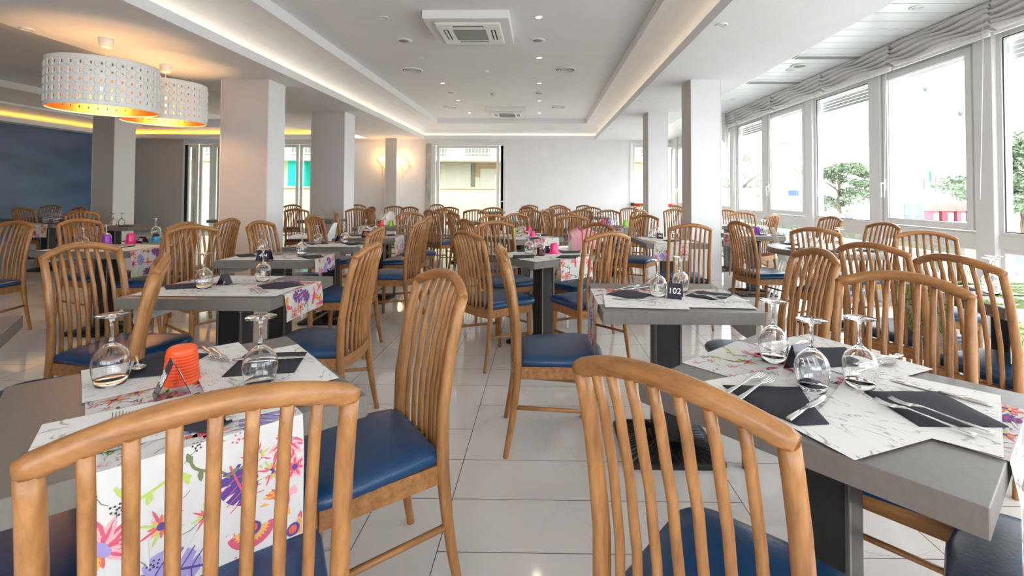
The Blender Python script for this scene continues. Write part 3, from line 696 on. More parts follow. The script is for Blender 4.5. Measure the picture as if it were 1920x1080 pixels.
def make_chair(name='dining_chair'):
    e = empty(name)
    b = MB(); n = None
    for ins, z in ((.012, .425), (.0, .432), (-.003, .448), (.003, .462), (.018, .472), (.05, .479), (.10, .4825), (.15, .484)):
        ol = seat_outline(ins); n = len(ol); b.v += [(x, y, z) for x, y in ol]
    for k in range(7):
        for j in range(n): j2 = (j + 1) % n; b.face((k * n + j, k * n + j2, (k + 1) * n + j2, (k + 1) * n + j), 0, True)
    b.face([7 * n + j for j in range(n)], 0, True); b.face([j for j in range(n - 1, -1, -1)])
    b.build('seat', M['seat'], e)
    # frame under the seat
    b = MB()
    z0, z1 = .368, .427
    def rail(p, q, t=.020):
        d = Vector((q[0] - p[0], q[1] - p[1])); d.normalize(); nx, ny = -d.y * t / 2, d.x * t / 2
        b.prism([(p[0] + nx, p[1] + ny), (q[0] + nx, q[1] + ny), (q[0] - nx, q[1] - ny), (p[0] - nx, p[1] - ny)], z0, z1)
    rail((-.188, -.20), (-.208, .16)); rail((.188, -.20), (.208, .16)); rail((-.19, .183), (.19, .183))
    P = [(-.19 + .38 * i / 8, spine(.43) - .022 * math.sin(math.pi * i / 8)) for i in range(9)]
    for p, q in zip(P, P[1:]):
        rail(p, q, .024)
    b.build('seat_frame', M['woodx'], e)
    for sx in (-1, 1):
        b = MB(); zs = [0, .006, .06, .15, .25, .35, .43, .5, .6, .7, .8, .88, .935]
        path = []; rad = []
        for z in zs:
            x = .212 - .018 * min(z, .45) / .45 - .006 * max(0, z - .45) / .5
            path.append((sx * x, spine(z), z)); rad.append(.0135 + .0075 * min(1, z / .4) if z < .4 else .021 - .003 * (z - .4) / .55)
        b.tube(path, rad, 10, flat=.86, up=(0, 1, 0)); b.build('leg', M['wood'], e)
        b = MB(); b.tube([(sx * .196, .175, 0), (sx * .194, .172, .1), (sx * .190, .165, .3), (sx * .188, .162, .425)], [.0135, .016, .0195, .0205], 10, up=(0, 1, 0)); b.build('leg', M['wood'], e)
        b = MB(); b.tube([(sx * .204, spine(.235), .235), (sx * .192, .168, .20)], .0105, 8); b.build('stretcher', M['woody'], e)
    b = MB(); b.tube([(-.19, .168, .275), (.19, .168, .275)], .009, 8); b.build('stretcher', M['woodx'], e)
    path = []; N = 14
    for i in range(N + 1):
        t = -1 + 2 * i / N; path.append((t * .184, spine(.935) - .034 * (1 - t * t), .940 + .042 * (1 - t * t)))
    path = [(-.199, spine(.935) + .001, .9345)] + path + [(.199, spine(.935) + .001, .9345)]
    rr_ = [.0150] + [.0185] * (N + 1) + [.0150]
    b = MB(); b.tube(path, rr_, 12, flat=.92); b.build('top_rail', M['woodx'], e)
    for k in range(7):
        t = (k - 3) / 4.0; b = MB(); path = []
        zt = .940 + .042 * (1 - t * t) - .01
        for i in range(9):
            q = i / 8; z = .415 + (zt - .415) * q
            x = t * (.186 * (1 - q) + .180 * q)
            bow = -.022 * (1 - t * t) * (1 - q) - .034 * (1 - t * t) * q
            path.append((x, spine(z) + bow, z))
        b.tube(path, .0098, 8, up=(0, 1, 0)); b.build('spindle', M['wood'], e)
    return e

CH = [
 ('c1',-0.465,0.695,126),('c2',0.2,0.81,44),('c3',-0.36,1.75,-144),('c4',-0.56,3.62,42),('c6',0.48,3.55,118),('c7',-0.95,2.69,-180),
 ('c8',-1.34,3.96,181),('c9',-1.23,4.91,175),('c10',-1.39,5.91,180),('l1',-8.85,8.19,89),('l2',-10.11,9.91,-81),('l3',-8.3,8.65,-106),
 ('l5',-6.55,6.85,110),('l6',-4.63,4.82,-13),('l7',-4.91,4.48,-93),('l8',-2.48,2.6,-8),('l10',-3.3,4.46,178),('l11',-2.91,4.02,-30),
 ('l12',-3.31,5.11,179),('l13',-2.74,4.71,-6),('l14',-2.81,5.96,-4),('l15',-3.1,7.3,20),('m1',-4.17,8.22,97),('m2',-5.65,10.95,141),
 ('m3',-4.3,11.28,99),('m4',-3.37,9.6,-137),('m5',-3.24,8.49,97),('m6',-3.11,10.22,-82),('m7',-2.63,9.67,-107),('m8',-3,8.45,38),
 ('m9',-1.9,6.97,-57),('n1',-1.83,7.95,45),('n2',-2.57,11.91,-109),('n3',-1.72,8.43,97),('n4',-1.33,7.22,36),('n5',-1.85,9.65,-90),
 ('n7',-0.82,5.26,30),('n8',-1.14,8.26,97),('n9',-0.96,9.5,-82),('n11',-0.64,6.31,-55),('n12',-0.47,4.86,-59),('o1',-0.36,6.77,-47),
 ('o2',-0.3,11.48,-81),('o3',-0.3,9.92,-127),('o4',-0.2,8.31,116),('o5',0.14,9.2,147),('o6',0.03,8.2,-20),('o7',0.37,11.46,-95),('o8',0.37,9.84,-82),
 ('o9',0.35,7.2,96),('o10',0.39,6.16,95),('o11',0.99,11.57,-119),('o12',1,10,-100),('o13',0.69,8.48,97),('o14',1.12,8.29,-83),('o15',0.53,4.66,-138),
 ('p1',1.73,9.71,-82),('p3',2.38,11.67,-81),('p4',1.68,8.47,130),('p5',1.36,7.2,170),('p6',1.35,6.45,-126),('p7',3.13,11.68,-121),
 ('p8',2.39,8.93,-83),('p9',1.38,4.57,89),('q1',3.3,8.85,-90),('q2',3.15,7.75,-90),('q3',3.15,6.74,128),('q4',2.02,5.06,12),('q5',2.28,4.13,41),
 ('q6',3.66,6.25,-173),('q7',1.4,2.53,-178),('q8',3.42,4.95,-170),('q9',2.95,3.82,-116),('q10',1.91,2.87,25),('q11',1.92,2.31,13),
 ('q12',1.28,1.77,-136),('c5',-0.21,2.59,4),('l9',-1.7,2.15,-142),('rs',1.32,0.81,135),('ls',-1.42,0.79,45),
]

# ------------------------------------------------------------------ tables
def base_plate(e, s=.235):
    b = MB(); b.prism([(-s, -s + .03), (-s + .03, -s), (s - .03, -s), (s, -s + .03), (s, s - .03), (s - .03, s), (-s + .03, s), (-s, s - .03)], 0, .018)
    # shallow pyramid with radial ribs
    n0 = len(b.v); q = .07
    b.v += [(-s + .02, -s + .02, .018), (s - .02, -s + .02, .018), (s - .02, s - .02, .018), (-s + .02, s - .02, .018), (-q, -q, .045), (q, -q, .045), (q, q, .045), (-q, q, .045)]
    for k in range(4): b.face((n0 + k, n0 + (k + 1) % 4, n0 + 4 + (k + 1) % 4, n0 + 4 + k))
    b.face((n0 + 4, n0 + 5, n0 + 6, n0 + 7))
    for k in range(48):
        a_ = 2 * math.pi * k / 48; c_, s_ = math.cos(a_), math.sin(a_); mx_ = max(abs(c_), abs(s_))
        r0, r1 = .075 / mx_, (s - .028) / mx_
        w0, w1 = .0016, .0042
        px, py = -s_, c_
        n = len(b.v)
        z0i, z1i = .0445, .021
        b.v += [(c_ * r0 - px * w0, s_ * r0 - py * w0, z0i - .004), (c_ * r0 + px * w0, s_ * r0 + py * w0, z0i - .004), (c_ * r1 + px * w1, s_ * r1 + py * w1, .018), (c_ * r1 - px * w1, s_ * r1 - py * w1, .018),
                (c_ * r0, s_ * r0, z0i + .006), (c_ * r1, s_ * r1, z1i + .006)]
        b.face((n, n + 3, n + 5, n + 4)); b.face((n + 1, n + 4, n + 5, n + 2)); b.face((n + 3, n + 2, n + 5)); b.face((n, n + 4, n + 1))
    return b.build('base_plate', M['black'], e)
def table(c, rz, w, d, label, group=None, round_=0):
    e = empty('dining_table', (c[0], c[1], 0), rz, label, 'table', group)
    b = MB()
    if round_:
        b.lathe([(round_ - .004, .695), (round_, .699), (round_, .746), (round_ - .004, .75)], 64); 
        for f_ in range(len(b.s)): pass
    else: b.bbox(-w / 2, w / 2, -d / 2, d / 2, .695, .75, .002)
    b.build('tabletop', M['top'], e)
    b = MB(); b.bbox(-.062, .062, -.062, .062, .03, .68, .004); b.build('column', M['black'], e)
    b = MB()
    for sx in (-1, 1): b.box(sx * .062 - .006, sx * .062 + .006, -.069, -.050, .04, .675, 0, .002)
    b.build('column_trim_sheen', M['trimsteel'], e, label='dark steel strips doubling as sheen on the column edges')  # steel strips that also stand in for light on the column's side face
    b = MB(); b.box(-.22, .22, -.02, .02, .675, .695); b.box(-.02, .02, -.22, .22, .675, .695); b.build('top_bracket', M['black'], e)
    base_plate(e)
    return e
def corners(p, q, w2):
    """table from two corners p (left/near) and q along one edge and depth w2 to the left of p->q"""
    p, q = Vector(p), Vector(q); d = (q - p); w = d.length; d.normalize(); nrm = Vector((-d.y, d.x))
    c = p + d * w / 2 + nrm * w2 / 2
    return (c.x, c.y), math.atan2(d.y, d.x), w, w2
T = {}
def T_add(k, p, q, w2, label, phrase, group=None):
    c, rz, w, d = corners(p, q, w2); T[k] = dict(c=c, rz=rz, w=w, d=d, ph=phrase); T[k]['o'] = table(c, rz, w, d, label, group)
T_add('T1', (-.96, .79), (-.45, 1.27), .70, 'taupe square table front left with an orange cup and floral runner', 'the front left table with the orange cup')
T_add('T311', (.27, 1.38), (.75, .84), .71, 'taupe square table at front right with three upturned glasses', 'the front right table')
T_add('T102', (.27, 2.18), (.99, 2.18), .69, 'taupe square table right of centre, straight behind the front right one', 'the right centre table')
T_add('T2', (-2.10, 2.38), (-1.32, 2.36), .68, 'taupe table just behind the front left table, side-on black sign on it', 'the second table of the left row')
T_add('T3', (-2.49, 3.66), (-1.77, 3.67), .62, 'taupe table third in the left row, white numbered sign on it', 'the third table of the left row')
T_add('T4', (-2.47, 4.60), (-1.78, 4.60), .62, 'taupe table fourth in the left row, half hidden by a chair', 'the fourth table of the left row')
T_add('T5', (-2.38, 5.50), (-1.70, 5.50), .62, 'taupe table with the black and orange sign on it', 'the table with the black and orange sign')
T_add('T6', (-2.85, 7.30), (-2.20, 7.30), .66, 'taupe table with red and lime cups before the slim pilaster', 'the table with the red and lime cups')
T_add('TC', (-.06, 3.71), (.48, 4.17), .62, 'taupe table standing cornerwise in the centre with a pink cup', 'the cornerwise table with the pink cup')
T_add('TC2', (-.29, 5.40), (.26, 5.85), .70, 'taupe table standing cornerwise behind the pink cup table, with a green cup', 'the cornerwise table with the green cup')
T_add('TR', (1.09, 5.14), (1.74, 5.16), .80, 'taupe table in front of the tall white pillar, runner hanging toward the camera', 'the table before the tall white pillar')
T_add('TL1', (-4.47, 4.20), (-3.62, 4.12), .62, 'taupe table at left with purple, pink and blue cups', 'the table with purple, pink and blue cups')
T_add('T0', (-2.20, 2.05), (-2.78, 1.60), .70, 'taupe table cut by the left edge of the photo', 'the table at the left edge')
T_add('TG', (2.14, 2.30), (2.84, 2.28), .72, 'taupe table at the right edge with green leaf print runners', 'the right edge table with leaf print')
T_add('TW', (2.40, 6.06), (3.00, 6.06), .55, 'taupe table by the windows beyond the round table, purple sign on it', 'the table beyond the round one')
T_add('TW2', (2.80, 8.00), (3.50, 8.00), .60, 'taupe table by the windows just right of the tall white pillar, farther back', 'the window table beside the tall pillar')
T_add('TF1', (.72, 7.42), (1.42, 7.42), .66, 'taupe table with red and lime cups and a long runner near the far wall', 'the far table with red and lime cups')
T_add('TF2', (-.88, 8.72), (-.22, 8.72), .66, 'taupe table with yellow and sky blue cups near the far wall', 'the far table with yellow and blue cups')
T_add('TF3', (-1.75, 8.80), (-1.15, 8.80), .5, 'taupe table behind the tallest cluster of chairs left of centre', 'the table in the cluster left of centre')
T_add('TF4', (-1.75, 13.3), (-1.05, 13.3), .66, 'dark table with upturned glasses in front of the far glass door', 'the table before the far glass door')
T_add('TF5', (.75, 10.5), (1.45, 10.5), .66, 'taupe table nearest the far white wall', 'the table nearest the far white wall')
T_add('TF6', (1.75, 9.0), (2.15, 9.0), .62, 'taupe table hidden beside the far white pillar', 'the table beside the far white pillar') if False else None
T_add('TF7', (-3.2, 8.98), (-2.7, 8.98), .5, 'taupe table under the glowing wall lamps', 'the table under the glowing wall lamps')
T_add('TM', (-4.20, 7.95), (-3.55, 7.95), .0 + .62, 'taupe table seen in the gap between the two left pillars', 'the table in the gap between left pillars') if False else None
T_add('TM', (-4.55, 9.0), (-3.90, 9.0), .62, 'dark table seen in the gap between the two left pillars', 'the table in the gap between left pillars')
T_add('TL4', (-7.0, 7.05), (-6.05, 7.05), .62, 'dark table with two glasses in front of the dim left pillar', 'the table before the dim left pillar')
T_add('TL2', (-8.42, 7.55), (-7.68, 7.55), .60, 'dark table in front of the blue wall, nearer one', 'the nearer table before the blue wall')
T_add('TL3', (-10.3, 9.0), (-8.9, 9.0), .66, 'dark table in front of the blue wall, farther one', 'the farther table before the blue wall')
T_add('TL5', (-6.25, 9.0), (-5.5, 9.0), .66, 'dark table left of the widest pillar with a grey cover', 'the table left of the widest pillar')
T['RT'] = dict(c=(2.78, 4.85), rz=0, w=1.1, d=1.1, ph='the round table'); T['RT']['o'] = table((2.78, 4.85), 0, 1.1, 1.1, 'round taupe table by the windows with several upturned glasses', None, .52)

# ------------------------------------------------------------------ chairs around them
proto = make_chair()
used = {}
items = []
for n, x, y, a_ in CH:
    f = Vector((math.cos(math.radians(a_)), math.sin(math.radians(a_))))
    sx, sy = x + f.x * .285, y + f.y * .285
    # nearest table in front of the chair
    best = None
    for k, t in T.items():
        c = Vector(t['c']) - Vector((sx, sy)); dd = c.length - .3 * max(0, c.normalized().dot(f))
        if best is None or dd < best[0]: best = (dd, k)
    items.append([n, sx, sy, a_, best[1], best[0]])
def side_of(t, x, y):
    c = t['c']; dx, dy = x - c[0], y - c[1]
    # as the camera sees it
    ray = Vector((c[0], c[1])).normalized(); rt = Vector((ray.y, -ray.x))
    u, v = dx * rt.x + dy * rt.y, dx * ray.x + dy * ray.y
    return ('left' if u < 0 else 'right') if abs(u) > abs(v) else ('near' if v < 0 else 'far')
byk = {}
for it in items: byk.setdefault((it[4], side_of(T[it[4]], it[1], it[2])), []).append(it)
SP = {

}
labels = {}
for (k, sd), L_ in byk.items():
    L_.sort(key=lambda i: X_at(960, 5) if False else math.atan2(i[1], i[2]))
    for j, it in enumerate(L_):
        q = ''
        if len(L_) == 2: q = ('left-hand ', 'right-hand ')[j]
        elif len(L_) == 3: q = ('left-hand ', 'middle ', 'right-hand ')[j]
        elif len(L_) > 3: q = ('leftmost ', 'second ', 'third ', 'fourth ', 'fifth ', 'sixth ')[j]
        labels[it[0]] = '%swooden chair on the %s of %s' % (q, sd, T[k]['ph'])
labels.update(SP)
first = True
for n, sx, sy, a_, k, dd in items:
    rz = math.radians(a_ - 90)
    g = 'wooden spindle-back dining chairs with blue seats'
    if first:
        proto.location = (sx, sy, 0); proto.rotation_euler = (0, 0, rz); tag(proto, labels[n], 'chair', g); first = False
    else: dup(proto, (sx, sy, 0), rz, labels[n], g, 'chair')

# ------------------------------------------------------------------ table ware
ZT_ = .7502
def tl(k, u, v):      # table-local metres -> world
    t = T[k]; c, s_ = math.cos(t['rz']), math.sin(t['rz']); return (t['c'][0] + u * c - v * s_, t['c'][1] + u * s_ + v * c)
LVL = {}
def poly_thing(name, pts, z, th, m_, label, cat, group=None, lift=None):
    cx = sum(p[0] for p in pts) / len(pts); cy = sum(p[1] for p in pts) / len(pts)
    ang = math.atan2(pts[1][1] - pts[0][1], pts[1][0] - pts[0][0]); c, s_ = math.cos(-ang), math.sin(-ang)
    loc = [((p[0] - cx) * c - (p[1] - cy) * s_, (p[0] - cx) * s_ + (p[1] - cy) * c) for p in pts]
    b = MB(); b.prism(loc, 0, th); o = b.build(name, m_, None, label, cat, group, loc=(cx, cy, z), rz=ang)
    return o
mat_n = [0]
def placemat(p, q, lab, side=1, w=.40, d=.29, lv=0):
    """white paper mat, p->q gives the long edge"""
    p, q = Vector(p), Vector(q); dv = (q - p).normalized(); nv = Vector((-dv.y, dv.x)) * side
    pts = [p, p + dv * w, p + dv * w + nv * d, p + nv * d]
    mat_n[0] += 1
    poly_thing('paper_placemat', [tuple(x) for x in pts], ZT_ + .0030 + .0005 * lv + .00015 * (mat_n[0] % 3), .0004, M['paper'], lab, 'placemat', 'marbled white paper placemats')
def napkin(px_pts, lab, world=False, lv=3):
    pts = px_pts if world else [at(*p) for p in px_pts]
    cx = sum(p[0] for p in pts) / len(pts); cy = sum(p[1] for p in pts) / len(pts)
    b = MB(); n = len(pts); rr = random.Random(int(cx * 1000))
    # folded paper: outline subdivided and slightly wavy, a few sheets thick
    ol = []
    for i in range(n):
        a_, c_ = Vector(pts[i]), Vector(pts[(i + 1) % n])
        for k in range(4): ol.append(a_.lerp(c_, k / 4))
    cc = Vector((cx, cy)); m_ = len(ol)
    z0 = ZT_ + .0034 + .0005 * lv
    rows = [(1.0, 0), (1.0, .0022), (.97, .0036), (.6, .0055), (.25, .0048)]
    for sc_, dz in rows:
        for p in ol:
            v_ = cc + (p - cc) * sc_; b.v.append((v_.x - cx, v_.y - cy, dz + (rr.random() - .5) * .0022 * (1 if 0 < dz and sc_ < .99 else 0)))
    for r_ in range(len(rows) - 1):
        for j in range(m_):
            j2 = (j + 1) % m_; b.face((r_ * m_ + j, r_ * m_ + j2, (r_ + 1) * m_ + j2, (r_ + 1) * m_ + j), 0, r_ > 0)
    b.face([(len(rows) - 1) * m_ + j for j in range(m_)], 0, True)
    ar = sum(pts[i][0] * pts[(i + 1) % n][1] - pts[(i + 1) % n][0] * pts[i][1] for i in range(n))
    if ar < 0: b.f = [f_[::-1] for f_ in b.f]
    b.build('napkin', M['napkin'], None, lab, 'napkin', 'charcoal paper napkins', loc=(cx, cy, z0))
# wine glass, standing upside down on its rim
def glass_proto(seg=28):
    e = empty('wine_glass')
    b = MB()
    pr_out = [(.0335, 0), (.0385, .02), (.0425, .042), (.0435, .058), (.041, .074), (.034, .089), (.022, .101), (.010, .109), (.0055, .116)]
    pr_in = [(.0045, .108), (.0205, .0975), (.0325, .0865), (.0395, .073), (.0421, .058), (.0411, .042), (.0371, .02), (.0323, 0)]
    b.lathe([(.001, .1085)] + pr_in + [(.0335, 0)] + pr_out[1:] + [(.0045, .13), (.004, .15), (.0045, .168), (.0075, .176), (.018, .1805), (.0375, .1835), (.0385, .185), (.0375, .1865), (.001, .1868)], seg, close=False)
    b.build('glass_body', M['glass'], e)
    return e
gproto = glass_proto(); g_first = True
def glass(x, y, lab, z=ZT_ + .0035):
    global g_first
    if g_first:
        gproto.location = (x, y, z); tag(gproto, lab, 'wine glass', 'upturned wine glasses'); g_first = False; return gproto
    return dup(gproto, (x, y, z), 0, lab, 'upturned wine glasses', 'wine glass')
def gpx(px, py, lab): x, y = at(px, py); return glass(x, y, lab)
# cups
def cup(x, y, m_, lab, h=.10, r0=.043, r1=.032, z=ZT_ + .0005, ribs=False, name='plastic_cup'):
    e = empty(name, (x, y, z), 0, lab, 'cup')
    b = MB()
    pr = [(r0 + .002, 0), (r0 + .002, .006), (r0, .008)]
    if ribs:
        n = 9
        for i in range(n):
            t = .1 + .75 * i / n; r_ = r0 + (r1 - r0) * t; pr += [(r_ + .0016, h * t), (r_ + .0016, h * (t + .05)), (r_ - .0004, h * (t + .06)), (r_ - .0004, h * (t + .08))]
    else:
        pr += [(r0 + (r1 - r0) * .3, h * .3), (r0 + (r1 - r0) * .8, h * .8)]
    pr += [(r1 + .001, h * .93), (r1 - .004, h * .985), (r1 * .7, h), (.001, h)]
    b.lathe(pr, 28, close=False); b.build('cup_body', m_, e)
    MB().lathe([(r0 + .003, 0), (r0 + .0035, .004), (r0 + .001, .006)], 28, close=False).build('rim', m_, e)
    return e
def cpx(px, py, m_, lab, **k): x, y = at(px, py); return cup(x, y, m_, lab, **k)
# table number sign: a folded sheet standing like a tent
def tent(px, py, rz, text, lab, w=.062, h=.075, sp=.035, m_='sign', world=None):
    x, y = world or at(px, py)
    e = empty('table_number_sign', (x, y, ZT_ + .0045), rz, lab, 'table sign', 'smoked acrylic table number signs')
    for s_ in (-1, 1):
        b = MB(); n = 0
        t = .0016
        b.v += [(-w / 2, s_ * sp, 0), (w / 2, s_ * sp, 0), (w / 2, 0, h), (-w / 2, 0, h), (-w / 2, s_ * (sp + t), 0), (w / 2, s_ * (sp + t), 0), (w / 2, s_ * t, h), (-w / 2, s_ * t, h)]
        for q in ((0, 3, 2, 1), (4, 5, 6, 7), (0, 1, 5, 4), (1, 2, 6, 5), (2, 3, 7, 6), (3, 0, 4, 7)): b.face(q if s_ > 0 else q[::-1])
        pn = b.build('panel', M[m_], e)
        if text:
            cu = bpy.data.curves.new('t', 'FONT'); cu.body = text; cu.size = .042; cu.align_x = 'CENTER'; cu.align_y = 'CENTER'; cu.extrude = .0004
            to = bpy.data.objects.new('t', cu); COL.objects.link(to); dg = bpy.context.evaluated_depsgraph_get()
            me = bpy.data.meshes.new_from_object(to.evaluated_get(dg)); bpy.data.objects.remove(to)
            ln = math.hypot(sp, h); up = Vector((0, -s_ * sp / ln, h / ln)); right = Vector((1, 0, 0)) if s_ < 0 else Vector((-1, 0, 0))
            nrm = right.cross(up); ctr = Vector((0, s_ * (sp * .5 + t), h * .5)) + nrm * .0008
            for v_ in me.vertices: c_ = v_.co.copy(); v_.co = ctr + right * c_.x + up * c_.y + nrm * c_.z
            me.materials.clear(); me.materials.append(M['signw'])
            o = bpy.data.objects.new('number', me); COL.objects.link(o); o.parent = pn
    return e
# cutlery: built lying along +x, handle end at 0
def strip(b, st, th=.0016):
    """st: list of (x, half width, z) -> flat bar"""
    n0 = len(b.v)
    for x, hw, z in st: b.v += [(x, -hw, z), (x, hw, z), (x, hw * .8, z + th), (x, -hw * .8, z + th)]
    for i in range(len(st) - 1):
        for j in range(4): b.face((n0 + 4 * i + j, n0 + 4 * i + 4 + j, n0 + 4 * i + 4 + (j + 1) % 4, n0 + 4 * i + (j + 1) % 4), 0, True)
    b.face((n0, n0 + 3, n0 + 2, n0 + 1)[::-1]); e_ = n0 + 4 * (len(st) - 1); b.face((e_, e_ + 1, e_ + 2, e_ + 3)[::-1])
def fork_proto():
    e = empty('fork'); b = MB()
    strip(b, [(0, .006, .001), (.01, .0085, .001), (.05, .0055, .003), (.10, .0035, .007), (.125, .0032, .009), (.138, .009, .008), (.150, .0118, .005)]); b.build('handle', M['cutlery'], e)
    b = MB()
    for k in range(4):
        y = -.009 + .006 * k; n = len(b.v); st = [(.148, .0019, .0055), (.165, .0017, .0035), (.18, .0015, .004), (.197, .0008, .008)]
        strip(b, st, .0013)
        for i in range(n, len(b.v)): v_ = b.v[i]; b.v[i] = (v_[0], v_[1] + y, v_[2])
    b.build('tines', M['cutlery'], e); return e
def knife_proto():
    e = empty('table_knife'); b = MB(); strip(b, [(0, .006, .001), (.01, .0085, .001), (.06, .0065, .001), (.105, .005, .001)], .004); b.build('handle', M['cutlery'], e)
    b = MB(); strip(b, [(.103, .0055, .002), (.12, .0095, .002), (.17, .0105, .002), (.20, .007, .002), (.215, .001, .002)], .0012); b.build('blade', M['cutlery'], e); return e
def spoon_proto():
    e = empty('spoon'); b = MB(); strip(b, [(0, .005, .001), (.01, .0075, .001), (.05, .005, .003), (.10, .003, .006), (.125, .003, .007)]); b.build('handle', M['cutlery'], e)
    b = MB(); n0 = 0
    for j in range(5):
        r_ = 1 - j / 4.0 * .98
        for i in range(16): a_ = 2 * math.pi * i / 16; b.v.append((.150 + .028 * r_ * math.cos(a_), .018 * r_ * math.sin(a_), .0075 - .006 * (1 - r_ * r_)))
    for j in range(4):
        for i in range(16): b.face((j * 16 + i, j * 16 + (i + 1) % 16, (j + 1) * 16 + (i + 1) % 16, (j + 1) * 16 + i), 0, True)
    b.build('bowl', M['cutlery'], e); return e
CP = {}
def cutl(kind, p0, p1, lab, z=.0075, world=False):
    """lies from p0 (handle end) towards p1 (business end)"""
    a_, b_ = (p0, p1) if world else (at(*p0), at(*p1))
    rz = math.atan2(b_[1] - a_[1], b_[0] - a_[0]); g = {'fork': 'steel forks', 'table_knife': 'steel table knives', 'spoon': 'steel spoons'}[kind]
    cat = {'fork': 'fork', 'table_knife': 'knife', 'spoon': 'spoon'}[kind]
    if kind not in CP:
        CP[kind] = {'fork': fork_proto, 'table_knife': knife_proto, 'spoon': spoon_proto}[kind](); o = CP[kind]
        o.location = (a_[0], a_[1], ZT_ + z + .0015); o.rotation_euler = (0, 0, rz); tag(o, lab, cat, g); return o
    return dup(CP[kind], (a_[0], a_[1], ZT_ + z + .0015), rz, lab, g, cat)

